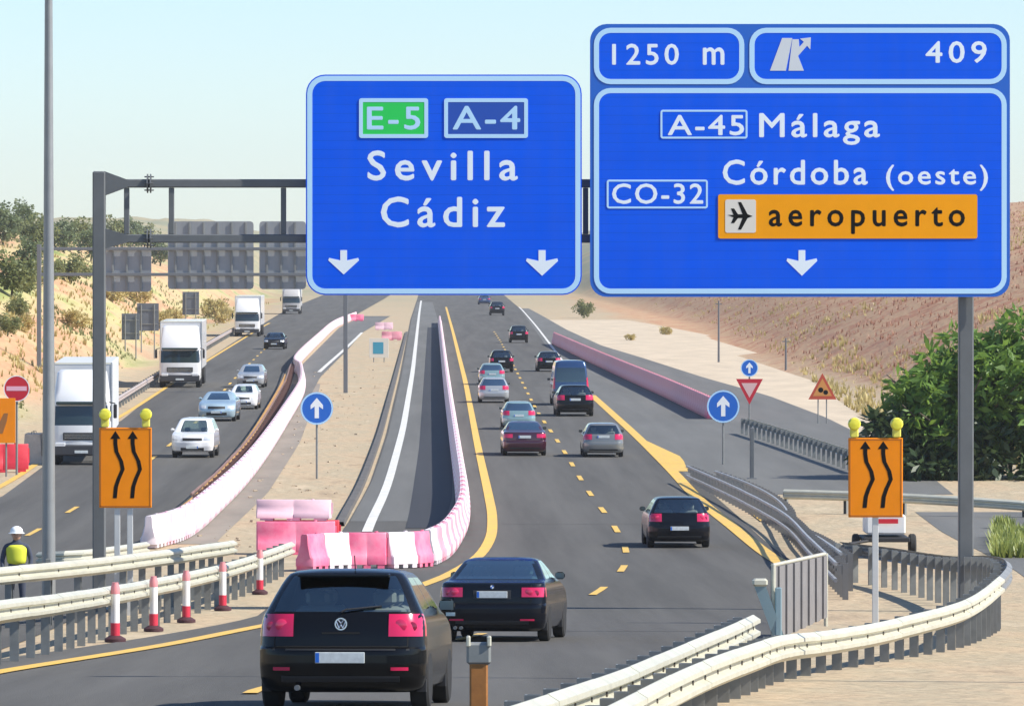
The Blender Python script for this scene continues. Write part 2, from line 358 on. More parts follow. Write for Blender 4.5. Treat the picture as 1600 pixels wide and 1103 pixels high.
# ------------------------------------------------------------------ lettering
_cap = {}
def text_mesh(s, off=.012, space=1.12):
    cu = bpy.data.curves.new('lettering', 'FONT'); cu.body = s; cu.size = 1; cu.space_character = space; cu.offset = off; cu.extrude = .0012; cu.resolution_u = 3
    o = bpy.data.objects.new('tmp_lettering', cu); COL.objects.link(o); bpy.context.view_layer.update()
    me = bpy.data.meshes.new_from_object(o.evaluated_get(bpy.context.evaluated_depsgraph_get())); bpy.data.objects.remove(o); return me
def lettering(parent, d, s, x0, x1, ycap, ybase, m, origin, off=0, space=1.15, bold=.024):
    if not _cap:
        h = text_mesh('H', 0); _cap['h'] = max(v.co.y for v in h.vertices)
    me = text_mesh(s, off, space); xs = [v.co.x for v in me.vertices]; a, b = min(xs), max(xs); k = d / F
    sx = (x1 - x0) * k / (b - a); sz = (ybase - ycap) * k / _cap['h']; p0 = A(x0, ybase, d) - origin
    for v in me.vertices: x, y_, z = v.co; v.co = (p0.x + (x - a) * sx, p0.y - z, p0.z + y_ * sz)
    if bold:                                                  # thicken by joining shifted copies, each a hair deeper
        bm = bmesh.new(); wd = bold * (ybase - ycap) * k
        for q, (dx, dz) in enumerate(((0, 0), (wd, 0), (-wd, 0), (0, wd), (0, -wd))):
            n0 = len(bm.verts); bm.from_mesh(me); bm.verts.ensure_lookup_table()
            for v in bm.verts[n0:]: v.co += Vector((dx, .0003 * q, dz))
        bm.to_mesh(me); bm.free()
    me.materials.clear(); me.materials.append(m); me.name = 'lettering'
    return link('lettering', me, parent)
def rrect(x0, y0, x1, y1, r, n=6):                           # rounded rectangle in photo pixels
    out = []
    for cx, cy, a0 in ((x1 - r, y0 + r, -90), (x1 - r, y1 - r, 0), (x0 + r, y1 - r, 90), (x0 + r, y0 + r, 180)):
        out += [(cx + r * math.cos(R(a0 + 90 * k / n)), cy + r * math.sin(R(a0 + 90 * k / n))) for k in range(n + 1)]
    return out
def slab(name, pts, d0, d1, m, parent, origin, dref=None):    # photo outline at reference distance, given real thickness
    dref = dref or d0; P = [A(x, y, dref) - origin for x, y in pts]; mb = MB()
    mb.prism([(p.x, p.z) for p in P], 'y', d0 - origin.y, d1 - origin.y); return mb.build(name, m, parent)
def ring(name, outer, inner, d0, d1, m, parent, origin, dref):
    n = len(outer); Po = [A(x, y, dref) - origin for x, y in outer]; Pi = [A(x, y, dref) - origin for x, y in inner]; mb = MB()
    for Y in (d0, d1): mb.v += [(p.x, Y - origin.y, p.z) for p in Po] + [(p.x, Y - origin.y, p.z) for p in Pi]
    for i in range(n):
        j = (i + 1) % n
        mb.f += [(i, j, n + j, n + i), (2 * n + i, 3 * n + i, 3 * n + j, 2 * n + j), (i, 2 * n + i, 2 * n + j, j), (n + i, n + j, 3 * n + j, 3 * n + i)]
    return mb.build(name, m, parent)
def border(parent, o, d, x0, y0, x1, y1, r, wd, m, name='border', lift=.003):
    return ring(name, rrect(x0, y0, x1, y1, r), rrect(x0 + wd, y0 + wd, x1 - wd, y1 - wd, max(1, r - wd)), d - lift, d - .0005, m, parent, o, d)
def lane_arrow(parent, o, d, cx, y0, y1, hw, m):
    h = y1 - y0
    pts = [(cx - hw * .22, y0), (cx + hw * .22, y0), (cx + hw * .22, y0 + h * .42), (cx + hw * .95, y0 + h * .32), (cx + hw, y0 + h * .42), (cx, y1), (cx - hw, y0 + h * .42), (cx - hw * .95, y0 + h * .32), (cx - hw * .22, y0 + h * .42)]
    return slab('lane_arrow', pts, d - .006, d - .0005, m, parent, o, d)

# ------------------------------------------------------------------ near sign gantry
GD = 112.0
base = A(155, 400, GD); base.z = road_z(GD)
g1 = thing('sign_gantry', 'dark grey steel gantry frame spanning the road in the foreground', 'gantry', base)
def gpost(px, wpx, ytop):
    mb = MB(); x = (px - VX) * GD / F; hw = wpx * GD / F / 2; top = A(px, ytop, GD).z
    mb.bbox((x, GD, (base.z + top) / 2), (2 * hw, .26, top - base.z), .025); mb.box((x, GD, base.z + .03), (2 * hw + .3, .56, .06))
    p = mb.build('post', STEEL, g1, origin=base)
    bo = MB()
    for sx in (-1, 1):
        for sy in (-1, 1): bo.lathe([(.03, 0), (.03, .07)], 6, Matrix.Translation((x + sx * (hw + .09), GD + sy * .2, base.z + .06)))
    bo.build('bolts', GALVD, p, origin=base)['kind'] = 'stuff'; return p
gpost(155, 20, 268); gpost(1509, 23, 262)
for py in (287, 373):
    z = A(0, py, GD).z; x0, x1 = A(155, 0, GD).x, A(1509, 0, GD).x
    ch = MB().bbox(((x0 + x1) / 2, GD, z), (x1 - x0 - .2, .17, .165), .02).build('chord', STEEL, g1, origin=base)
    for px in (233, 1440):
        fx = A(px, 0, GD).x; fl = MB()
        for dx in (-.03, .03): fl.lathe([(.06, -.012), (.19, -.012), (.19, .012), (.06, .012)], 14, Matrix.Translation((fx + dx, GD, z)), 'x')
        for k in range(6): a = k * math.pi / 3; fl.tube([(fx - .09, GD + .15 * math.cos(a), z + .15 * math.sin(a)), (fx + .09, GD + .15 * math.cos(a), z + .15 * math.sin(a))], .014, 6)
        fl.build('flange', STEEL, ch, origin=base)
    for px, sg in ((155, 1), (1509, -1)):                   # gusset haunches at the posts
        gx = A(px, 0, GD).x + sg * .1; hz = .24 if py == 287 else .2
        MB().prism([(gx, z - hz), (gx, z + hz), (gx + sg * .46, z + .07), (gx + sg * .46, z - .07)], 'y', GD - .09, GD + .09).build('gusset', STEEL, g1, origin=base)
for px in (198, 268, 443, 620, 800, 915, 1090, 1270, 1400):
    MB().bbox((A(px, 0, GD).x, GD, (A(0, 287, GD).z + A(0, 373, GD).z) / 2), (.105, .1, 86 * GD / F - .17), .01).build('vertical_strut', STEEL, g1, origin=base)

SD = GD - .42                                                # distance of the sign faces
o1 = A(693, 460, SD)
s1 = thing('direction_sign', 'blue gantry sign reading E-5 A-4 Sevilla Cádiz with two lane arrows', 'road sign', o1)
slab('panel', rrect(478, 117, 909, 461, 30), SD, SD + .07, BLUE, s1, o1)
border(s1, o1, SD, 480, 119, 907, 459, 28, 8, PALE)
for px in (560, 693, 826):
    MB().bbox((A(px, 0, SD).x, SD + .155, A(0, 330, SD).z), (.09, .14, 2.4), .01).build('bracket', STEEL, s1, origin=o1)
def badge(s, o, x0, y0, x1, y1, fillm, txt, tx0, tx1, tc_, tb, brd, wd=6):
    p = slab('route_badge', rrect(x0, y0, x1, y1, 4, 2), SD - .010, SD - .0005, fillm, s, o, SD)
    border(p, o, SD - .010, x0, y0, x1, y1, 4, wd, brd, 'badge_border', .004)
    lettering(p, SD - .0115, txt, tx0, tx1, tc_, tb, brd, o, 0)
badge(s1, o1, 561, 154, 669, 216, GREEN, 'E-5', 574, 656, 168, 202, PALE)
badge(s1, o1, 694, 154, 825, 216, mat('dark_blue_sheeting', (.008, .07, .42), .45), 'A-4', 708, 812, 167, 202, PALE)
WTX = mat('lettering_white', (.78, .86, .93), .45)
lettering(s1, SD - .002, 'Sevilla', 575, 808, 237, 281, WTX, o1, 0, 1.3)
lettering(s1, SD - .002, 'Cádiz', 596, 788, 309, 354, WTX, o1, 0, 1.3)
lane_arrow(s1, o1, SD, 537, 391, 429, 24, WTX); lane_arrow(s1, o1, SD, 847, 391, 431, 25, WTX)

o2 = A(1250, 463, SD)
s2 = thing('direction_sign', 'large blue gantry sign reading Málaga, Córdoba (oeste) and aeropuerto, exit 409', 'road sign', o2)
slab('panel', rrect(922, 38, 1578, 464, 26), SD, SD + .07, mat('blue_sheeting_edge', (.01, .12, .55), .42), s2, o2)
for nm, b_ in (('distance_plate', (928, 44, 1163, 132)), ('exit_plate', (1171, 44, 1573, 132)), ('main_plate', (928, 138, 1573, 459))):
    p = slab(nm, rrect(b_[0] + 1, b_[1] + 1, b_[2] - 1, b_[3] - 1, 25), SD - .006, SD - .0005, BLUE, s2, o2, SD)
    border(p, o2, SD - .006, *b_, 26, 8, PALE, lift=.0025)
    if nm == 'distance_plate':
        lettering(p, SD - .008, '1250', 957, 1060, 70, 101, WTX, o2, 0, 1.25); lettering(p, SD - .008, 'm', 1099, 1131, 63, 101, WTX, o2, 0)
    elif nm == 'exit_plate':
        lettering(p, SD - .008, '409', 1447, 1541, 66, 98, WTX, o2, 0, 1.3)
        slab('exit_symbol', [(1203, 111), (1222, 60), (1238, 60), (1228, 111)], SD - .011, SD - .0065, mat('symbol_grey', (.62, .66, .70), .5), p, o2, SD)
        slab('exit_symbol', [(1232, 111), (1238, 62), (1248, 62), (1249, 74), (1256, 66), (1250, 61), (1267, 59), (1266, 78), (1261, 72), (1247, 88), (1256, 111)], SD - .011, SD - .0065, MATS['symbol_grey'], p, o2, SD)
    else:
        lettering(p, SD - .008, 'Málaga', 1187, 1374, 178, 214, WTX, o2, 0, 1.2)
        lettering(p, SD - .008, 'Córdoba', 1130, 1355, 251, 288, WTX, o2, 0, 1.2)
        lettering(p, SD - .008, '(oeste)', 1385, 1543, 259, 288, WTX, o2, 0, 1.2)
for px in (1000, 1130, 1250, 1380, 1500):
    MB().bbox((A(px, 0, SD).x, SD + .155, A(0, 320, SD).z), (.09, .14, 2.8), .01).build('bracket', STEEL, s2, origin=o2)
def badge2(x0, y0, x1, y1, txt, tx0, tx1, tc_, tb):
    p = slab('route_badge', rrect(x0, y0, x1, y1, 4, 2), SD - .013, SD - .0062, BLUE, s2, o2, SD)
    border(p, o2, SD - .013, x0, y0, x1, y1, 4, 3, PALE, 'badge_border', .003)
    lettering(p, SD - .0145, txt, tx0, tx1, tc_, tb, WTX, o2, 0)
badge2(1032, 172, 1168, 217, 'A-45', 1044, 1162, 181, 211); badge2(948, 281, 1106, 326, 'CO-32', 957, 1098, 288, 318)
AIR = mat('airport_plate_orange', (.92, .36, .008), .45, 0, .06, 2, spec=.1)
p = slab('airport_plate', rrect(1122, 304, 1527, 373, 3, 2), SD - .022, SD - .0062, AIR, s2, o2, SD)
lettering(p, SD - .0235, 'aeropuerto', 1202, 1507, 317, 353, BLACK, o2, 0, 1.35)
q = slab('airport_symbol', rrect(1133, 312, 1181, 364, 3, 2), SD - .027, SD - .0222, mat('symbol_white', (.72, .68, .60), .5), p, o2, SD)
pl = [(1137, 336), (1146, 336), (1142, 326), (1147, 326), (1153, 335), (1160, 335), (1153, 316), (1158, 316), (1168, 335), (1176, 338), (1168, 341), (1158, 359), (1153, 359), (1160, 341), (1153, 341), (1147, 349), (1142, 349), (1146, 340)]
slab('aeroplane', pl, SD - .030, SD - .0272, BLACK, q, o2, SD)
lane_arrow(s2, o2, SD - .006, 1253, 391, 431, 24, WTX)

# ------------------------------------------------------------------ far gantry, seen from the back
D2 = 345.0; b2 = A(61, 400, D2); b2.z = tz(b2.x, D2)
g2 = thing('sign_gantry', 'thin distant gantry with three grey sign backs over the oncoming lanes', 'gantry', b2)
STF = mat('far_steel', (.16, .17, .18), .5, .2); BACK = mat('sign_back', (.33, .345, .36), .5, .4, .2, .5, stretch=(3, 1, .4))
for px, yt in ((61, 382), (540, 382)):
    x = A(px, 0, D2).x; top = A(0, yt, D2).z; zb = tz(x, D2) - .05
    MB().bbox((x, D2, (zb + top) / 2), (.26, .26, top - zb), .02).build('post', STF, g2, origin=b2)
for py in (389, 429):
    x0, x1 = A(61, 0, D2).x, A(540, 0, D2).x
    MB().bbox(((x0 + x1) / 2, D2, A(0, py, D2).z), (x1 - x0, .2, .19), .02).build('chord', STF, g2, origin=b2)
for x0, y0, x1, y1 in ((164, 386, 236, 456), (262, 346, 396, 452), (405, 346, 478, 452)):
    p = slab('sign_back', rrect(x0, y0, x1, y1, 5, 2), D2 + .25, D2 + .32, BACK, g2, b2, D2)
    for k in range(int((x1 - x0) / 22)):
        MB().bbox((A(x0 + 12 + 22 * k, 0, D2).x, D2 + .2, (A(0, y0, D2).z + A(0, y1, D2).z) / 2), (.12, .09, (y1 - y0) * D2 / F - .1), .01).build('stiffener', GALVD, p, origin=b2)

# ------------------------------------------------------------------ lamp columns
def lamp_column(px, d, label, r0, r1, H, x=None, side=1):
    X = x if x is not None else (px - VX) * d / F; z = tz(X, d); o = thing('lamp_column', label, 'lamp post', (X, d, z), 'tall lamp columns')
    c = MB().tube([(0, 0, .05), (0, 0, H * .5), (0, 0, H)], [r0, (r0 + r1) / 2, r1], 14).build('column', mat('column_steel', (.30, .31, .31), .45, .35, .15, 3), o, True)
    MB().bbox((0, 0, .03), (r0 * 3.4, r0 * 3.4, .06), .01).build('base_plate', GALVD, o)
    MB().bbox((-.0, -r0 - .005, .9), (.11, .03, .4), .01).build('door', GALVD, c)
    MB().tube([(0, 0, H - .1), (side * .25, 0, H + .45), (side * 1.0, 0, H + .75), (side * 1.9, 0, H + .8)], r1 * .8, 8).build('arm', GALVD, o, True)
    h = MB().bbox((side * 2.2, 0, H + .78), (.8, .3, .16), .06).build('lamp_head', GALVD, o, True)
    MB().bbox((side * 2.25, 0, H + .69), (.5, .22, .05), .02).build('lens', mat('lamp_lens', (.7, .7, .66), .2), h)
lamp_column(76, 109, 'tall grey lamp column at the left edge, rising out of the picture', .135, .06, 14.5, side=1)
lamp_column(0, 68, 'lamp column right of the view, its thin shadow lying across the road', .12, .07, 9.5, x=9.6, side=-1)
for px, py, hpx, lab in ((1123, 566, 96, 'thin distant pole on the right slope under the large blue sign'), (1228, 580, 52, 'short thin pole beside the pale dirt track on the right')):
    d = gy(py); X = (px - VX) * d / F; H = hpx * d / F
    o = thing('utility_pole', lab, 'pole', (X, d, tz(X, d)))
    MB().tube([(0, 0, 0), (0, 0, H)], [.09, .06], 8).build('shaft', STF, o, True)
    MB().bbox((0, 0, H - .25), (.5, .07, .07), .01).build('crossarm', STF, o)
# ------------------------------------------------------------------ crash barriers (W-beam on posts)
BOLT = mat('bolt_rusty', (.10, .085, .07), .6, .4)
WPROF = [(0, 0), (.012, -.012), (.082, -.055), (.085, -.10), (.016, -.135), (.016, -.175), (.085, -.21), (.082, -.255), (.012, -.298), (0, -.31)]
WPROF = WPROF + [(a - .012, b) for a, b in reversed(WPROF)]
def resample(P, step):
    # Catmull-Rom through P, then equal steps
    Q = [P[0]] + P + [P[-1]]; fine = []
    for i in range(1, len(Q) - 2):
        a, b, c, d = Q[i - 1], Q[i], Q[i + 1], Q[i + 2]
        for k in range(24):
            t = k / 24; fine.append(.5 * ((2 * b) + (c - a) * t + (2 * a - 5 * b + 4 * c - d) * t * t + (3 * b - a - 3 * c + d) * t ** 3))
    fine.append(P[-1].copy()); out = [fine[0]]; acc_ = 0
    for p, q in zip(fine, fine[1:]):
        L = (q - p).length
        while acc_ + L >= step:
            p = p + (q - p) * ((step - acc_) / L); L = (q - p).length; acc_ = 0; out.append(p.copy())
        acc_ += L
    if (out[-1] - fine[-1]).length > step * .3: out.append(fine[-1])
    return out
def guardrail(pts, label, face=1, post=2.0, seg=4.0, m=GALV, pm=GALVD, back=None, ground=False, double=False, sink=.05, pipe=False):
    P = []
    for a, b, c in pts:
        if ground: x, y = G(a, b); P.append(Vector((x, y, tz(x, y) + c)))
        else: P.append(A(a, b, c))
    S = resample(P, .5); base_ = Vector((S[0].x, S[0].y, tz(S[0].x, S[0].y)))
    o = thing('guardrail', label, 'guardrail', base_, 'steel crash barriers')
    def nrm(i):
        t = S[min(i + 1, len(S) - 1)] - S[max(i - 1, 0)]; t.z = 0; t.normalize(); return Vector((t.y, -t.x, 0)) * face
    n = len(WPROF); ks = max(1, int(seg / .5)); i = 0; k = 0
    faces_ = ([(0, 0)] + ([(1, 0)] if double else [])); PROF = WPROF
    if pipe: PROF = [(.0, -.0), (.05, -.0), (.06, -.03), (.05, -.075), (.0, -.075), (-.01, -.03)]; faces_ = [(0, 0), (0, -.34)]; n = len(PROF)
    while i < len(S) - 1:
        j = min(i + ks, len(S) - 1)
        for side, dz_ in faces_:
            mb = MB()
            for q in range(i, j + 1):
                nn = nrm(q) * (-1 if side else 1); off = nn * ((.42 if side else 0) + .003 * (k % 2))
                for a, b in PROF: p = S[q] + nn * a + off; mb.v.append((p.x, p.y, p.z + b + dz_ + (.004 if k % 2 else 0)))
            m_ = j - i + 1
            for q in range(m_ - 1):
                for e in range(n): mb.f.append((q * n + e, q * n + (e + 1) % n, q * n + n + (e + 1) % n, q * n + n + e))
            mb.f += [tuple(range(n)), tuple(range((m_ - 1) * n, m_ * n))]
            mb.build('rail_beam', m, o, True, base_)
        i = j; k += 1
    kp_ = max(1, int(round(post / .5)))
    for i in range(0, len(S), kp_):
        nn = nrm(i); t = Vector((-nn.y, nn.x, 0)); c = S[i] - nn * .17; zb = tz(c.x, c.y) - sink; h = S[i].z - .02 - zb
        Mx = Matrix(((t.x, nn.x, 0, 0), (t.y, nn.y, 0, 0), (0, 0, 1, 0), (0, 0, 0, 1)))
        mb = MB(); mb.prism([(-.06, -.05), (.06, -.05), (.06, -.035), (-.045, -.035), (-.045, .035), (.06, .035), (.06, .05), (-.06, .05)], 'z', 0, h)
        mb.v = [tuple(Mx @ Vector((v[1], v[0], v[2])) + Vector((c.x, c.y, zb))) for v in mb.v]
        p = mb.build('post', pm, o, origin=base_)
        sp_ = MB().box((0, .085, 0), (.09, .13, .2)); sp_.v = [tuple(Mx @ Vector(v) + Vector((c.x, c.y, S[i].z - .155))) for v in sp_.v]
        sp_.build('spacer', pm, p, origin=base_)
        if c.y < 135:
            q = S[i] + nn * .012 + Vector((0, 0, -.155)); bl = MB().lathe([(.0, -.0), (.028, .0), (.028, .014), (.016, .02), (.0, .02)], 8, Matrix.Translation(q) @ nn.to_track_quat('Z', 'Y').to_matrix().to_4x4()); bl.build('bolt', BOLT, p, origin=base_)
    return o
DULL = mat('dull_steel', (.30, .30, .29), .5, .3, .3, 2)
# the two rails on the left
guardrail([(-90, 896, 97), (0, 886, 100), (120, 875, 104), (240, 861, 111), (300, 853, 117), (365, 844, 126)], 'cream steel guardrail behind another on the left, ending short of the pink barriers', 1)
L2 = [(-90, 952, 71), (0, 938, 76), (100, 926, 84), (200, 911, 96), (300, 892, 108), (380, 872, 119), (456, 846, 134)]
guardrail(L2, 'nearer cream steel guardrail on the left with red and white tubes before it', 1)
guardrail([(60, 862, 140), (140, 858, 140), (230, 846, 150)], 'short low guardrail at the end of the left white barrier row', 1)
# right foreground
guardrail([(770, 1112, 40), (960, 1050, 50), (1040, 1018, 57), (1140, 977, 66), (1178, 960, 72)], 'steel guardrail along the right road edge, running out of the bottom of the picture', 1, post=1.5)
guardrail([(940, 1108, 43.5), (960, 1098, 45), (1080, 1040, 54), (1180, 1004, 62), (1230, 991, 68), (1300, 984, 73), (1400, 966, 79), (1510, 936, 87), (1562, 900, 96)], 'big cream guardrail sweeping across the right foreground', 1, post=1.5)
guardrail([(1562, 900, 96.2), (1574, 884, 100), (1566, 872, 104), (1540, 868, 109), (1480, 868, 117), (1395, 856, 126), (1312, 846, 131)], 'dark backed guardrail curling round behind the right gantry post', 1, post=1.5, m=DULL)
# along the right edge of the road further on
guardrail([(1308, 878, 119), (1265, 838, 137), (1225, 800, 160), (1160, 765, 180), (1100, 738, 198), (1074, 727, 206)], 'guardrail beside the yellow edge line from the grey panel to the gore', -1, post=1.5, m=mat('railing_grey', (.42, .42, .42), .45, .3, .2, 2), pm=mat('railing_post', (.17, .17, .17), .5, .2), pipe=True)
guardrail([(1316, 862, 124), (1280, 838, 142), (1238, 816, 160), (1228, 792, 170), (1205, 772, 182), (1165, 752, 195), (1118, 735, 205)], 'second guardrail just behind the one at the yellow edge line', -1, post=1.5, m=mat('railing_grey', (.42, .42, .42), .45, .3, .2, 2), pm=mat('railing_post', (.17, .17, .17), .5, .2), pipe=True)
guardrail([(1350, 741, .75), (1290, 720, .75), (1230, 699, .75), (1165, 678, .75)], 'guardrail on the slip road leading to the round blue sign', 1, ground=True, post=2)
guardrail([(1225, 764, 180), (1330, 767, 179), (1420, 771, 178), (1510, 776, 177), (1640, 785, 176)], 'pale guardrail along the foot of the big dark bush', 1, post=2.0)
# left edge of the oncoming carriageway, and its inner rail
guardrail([(60, 712, .75), (150, 664, .75), (205, 628, .75), (250, 598, .75), (330, 545, .75), (392, 508, .75)], 'distant pinkish guardrail left of the oncoming trucks', 1, ground=True, post=4, m=mat('dusty_steel', (.50, .42, .38), .5, .2, .2, 1))
guardrail([(300, 800, .6), (350, 752, .6), (405, 684, .6), (445, 612, .6), (455, 582, .6), (466, 562, .6)], 'rusty guardrail between the oncoming lane and the left white barrier row', -1, ground=True, post=4, m=mat('rusty_steel', (.34, .20, .16), .6, .1, .4, 1), pm=mat('rusty_post', (.22, .12, .10), .7), pipe=True)

# ------------------------------------------------------------------ plastic road barriers
def barrier_mb(L, H=.85):
    mb = MB(); g = .03; hl = L / 2 - g
    prof = [(-.23, .09), (.23, .09), (.23, .26), (.19, .32), (.115, .60), (.105, .80), (.08, H), (-.08, H), (-.105, .80), (-.115, .60), (-.19, .32), (-.23, .26)]
    n = len(prof); st = [(-hl, .80), (-hl + .03, 1), (-.03, 1), (0, .93), (.03, 1), (hl - .03, 1), (hl, .80)]
    for x, k in st: mb.v += [(x, a * k, z) for a, z in prof]
    for i in range(len(st) - 1):
        for j in range(n): mb.f.append((i * n + j, i * n + (j + 1) % n, i * n + n + (j + 1) % n, i * n + n + j))
    mb.f += [tuple(range(n)), tuple(range((len(st) - 1) * n, len(st) * n))]
    for x in (-hl * .72, 0, hl * .72): mb.box((x, 0, .047), (L * .17, .44, .094))
    mb.lathe([(.045, H - .002), (.045, H + .03)], 8, Matrix.Translation((hl * .5, 0, 0)))
    mb.box((hl + .02, 0, .5), (.05, .07, .45))
    return mb
BW = mat('barrier_white', (.80, .73, .74), .5, 0, .12, 2, col2=(.74, .62, .64))
BPP = mat('barrier_pale_pink', (.80, .52, .58), .5, 0, .15, 2)
BP = mat('barrier_pink', (.80, .10, .22), .5, 0, .3, 2, col2=(.82, .28, .38))
BD = mat('barrier_dusty_red', (.68, .21, .27), .55, 0, .3, 1.5, col2=(.70, .36, .40))
BM = mat('barrier_mid_pink', (.80, .34, .42), .5, 0, .2, 2)
BDR = mat('barrier_red', (.60, .03, .05), .5)
bm_cache = {}
def bdata(L, m):
    k = (L, m.name)
    if k not in bm_cache: bm_cache[k] = barrier_mb(L).data('road_barrier', m, True)
    return bm_cache[k]
far_mb = {}
def along(pts, L):                                           # ground points in pixels -> equally spaced barrier centres
    P = [Vector((*G(*p), 0)) for p in pts]; S = resample(P, L)
    return [((a + b) / 2, math.atan2((b - a).y, (b - a).x)) for a, b in zip(S, S[1:])]
def put_barrier(c, a, L, m, label, group, tall=1.0):
    x, y = c.x, c.y; o = link('road_barrier', bdata(L, m), None, (x, y, road_z(y) + .034)); slope = (road_z(y + 2) - road_z(y - 2)) / 4
    o.rotation_euler = (0, -math.atan(slope * math.sin(a)), a); tag(o, label, 'barrier', group); o.scale.z = tall; return o
def barrier_row(pts, L, pick, label, group, limit, stuff_label, tall=1.0):
    rest = {}
    for i, (c, a) in enumerate(along(pts, L)):
        m = pick(i, c.y)
        if c.y < limit: put_barrier(c, a, L, m, label.format({'barrier_white': 'white', 'barrier_pale_pink': 'pale pink', 'barrier_mid_pink': 'pink', 'barrier_pink': 'bright pink'}.get(m.name, 'dusty red')), group, tall)
        else:
            mb = rest.setdefault(m.name, (m, MB()))[1]; t = barrier_mb(L); T = Matrix.Translation((c.x, c.y, road_z(c.y) + .034)) @ Matrix.Rotation(a, 4, 'Z')
            mb.add([T @ Vector((v[0], v[1], v[2] * tall)) for v in t.v], t.f)
    for nm, (m, mb) in rest.items():
        o = mb.build('distant_barriers', m, None, True); o['kind'] = 'stuff'; tag(o, stuff_label, 'barrier')
gr_front = 'pink and white barriers closing the median lane'
front = along([(474, 893), (520, 890), (570, 889), (620, 889), (664, 886)], .99)
names = ['bright pink plastic barrier at the left end of the front row behind the guardrail', 'white plastic barrier right of the leftmost pink one in the front row', 'pink plastic barrier third from left in the front row',
         'white plastic barrier fourth from left in the front row', 'pink plastic barrier at the right end of the front row']
for i, (c, a) in enumerate(front): put_barrier(c, a, .99, BP if i % 2 == 0 else BW, names[min(i, 4)] if i < 5 else names[4], gr_front)
barrier_row([(668, 884), (690, 872), (708, 850), (722, 818), (722, 780), (716, 735), (707, 670), (699, 610), (692, 550), (687, 505)], 2.0, lambda i, y: (BPP if y > 190 else BM) if i % 2 else BW,
            '{} plastic barrier in the row curving up left of the yellow line', 'barrier row beside the yellow line', 405, 'far end of the pale barrier row beside the left yellow line')
barrier_row([(232, 858), (290, 838), (345, 790), (395, 735), (440, 668), (470, 615), (470, 588), (463, 572), (500, 533), (524, 512), (556, 498)], 2.0, lambda i, y: BPP if i % 2 else BW,
            '{} plastic barrier in the row between median sand and oncoming lanes', 'barrier row left of the median', 400, 'far end of the whitish barrier row beside the oncoming lanes')
barrier_row([(1112, 655), (1040, 620), (970, 588), (915, 562), (866, 538)], 2.0, lambda i, y: BP if i % 6 == 0 and y < 300 else BD,
            '{} plastic barrier in the row closing the right hand lane', 'dusty red barriers on the right', 430, 'far end of the dusty red barrier row on the right', 1.25)
# the heap of pink barriers
x0, y0 = G(462, 866); z0 = road_z(y0) + .01
for dx, dy, dz, rx, L, m, lab in ((0, 0, 0, 0, 2.1, BP, 'pink plastic barrier, lower front one of the heap in the median'), (.15, .75, 0, 0, 2.0, BDR, 'red plastic barrier, lower rear one of the heap in the median'),
                              (-.05, .35, .87, 0, 2.0, BPP, 'pale pink barrier lying on top of the pink heap')):
    o = link('road_barrier', bdata(L, m), None, (x0 + dx, y0 + dy, z0 + dz)); o.rotation_euler = (0, 0, R(4 if dy == 0 else -3)); tag(o, lab, 'barrier', 'heap of pink barriers in the median')
    if dz: o.scale = (1, 1.3, .62)
# red and white barrier and block at the far left
x0, y0 = G(4, 738); o = link('road_barrier', bdata(2.0, BDR), None, (x0, y0, tz(x0, y0) + .01)); tag(o, 'red plastic barrier at the left edge below the no-entry sign', 'barrier'); o.rotation_euler = (0, 0, R(8)); o.scale = (1, 1, 1.25)
x0, y0 = G(50, 726); o = thing('concrete_block', 'pale concrete block beside the oncoming white truck', 'concrete block', (x0, y0 + 1, tz(x0, y0 + 1)))
CONC = mat('pale_concrete', (.62, .55, .48), .9, 0, .25, 3, .2, 20)
MB().prism([(-.45, 0), (.45, 0), (.45, .25), (.36, .36), (.3, 1.2), (-.3, 1.2), (-.36, .36), (-.45, .25)], 'y', -.8, .8).build('block', CONC, o)
for sy in (-.5, .5): MB().tube([(-.06, sy, 1.19), (-.06, sy, 1.28), (.06, sy, 1.28), (.06, sy, 1.19)], .015, 6).build('lifting_loop', GALVD, o)

# ------------------------------------------------------------------ traffic tubes in front of the left guardrail
TW = mat('tube_white', (.80, .78, .76), .45); TR = mat('tube_red', (.58, .03, .06), .5)
tubes = [(180, 997, 'first from the left'), (240, 988, 'second from the left'), (291, 980, 'third from the left'), (348, 970, 'fourth from the left'), (406, 960, 'last, nearest the black hatchback')]
for px, py, w_ in tubes:
    y = lerp_tab([(a, c) for a, b, c in L2], px) - 2.2; x = (px - VX) * y / F; o = thing('traffic_tube', 'red and white traffic tube before the left guardrail, ' + w_, 'traffic post', (x, y, road_z(y) + .012), 'traffic tubes at the left guardrail')
    MB().lathe([(.0, 0), (.17, 0), (.17, .05), (.12, .08), (.085, .1)], 14).build('foot', mat('tube_foot', (.06, .02, .025), .7), o, True)
    MB().lathe([(.075, .1), (.075, .30)], 14).build('red_band', TR, o, True)
    MB().lathe([(.07, .30), (.07, .76)], 14).build('white_band', TW, o, True)
    MB().lathe([(.072, .76), (.072, .86), (.05, .92), (.05, .94), (.0, .94)], 14).build('red_band', mat('tube_pink', (.70, .25, .26), .5), o, True)
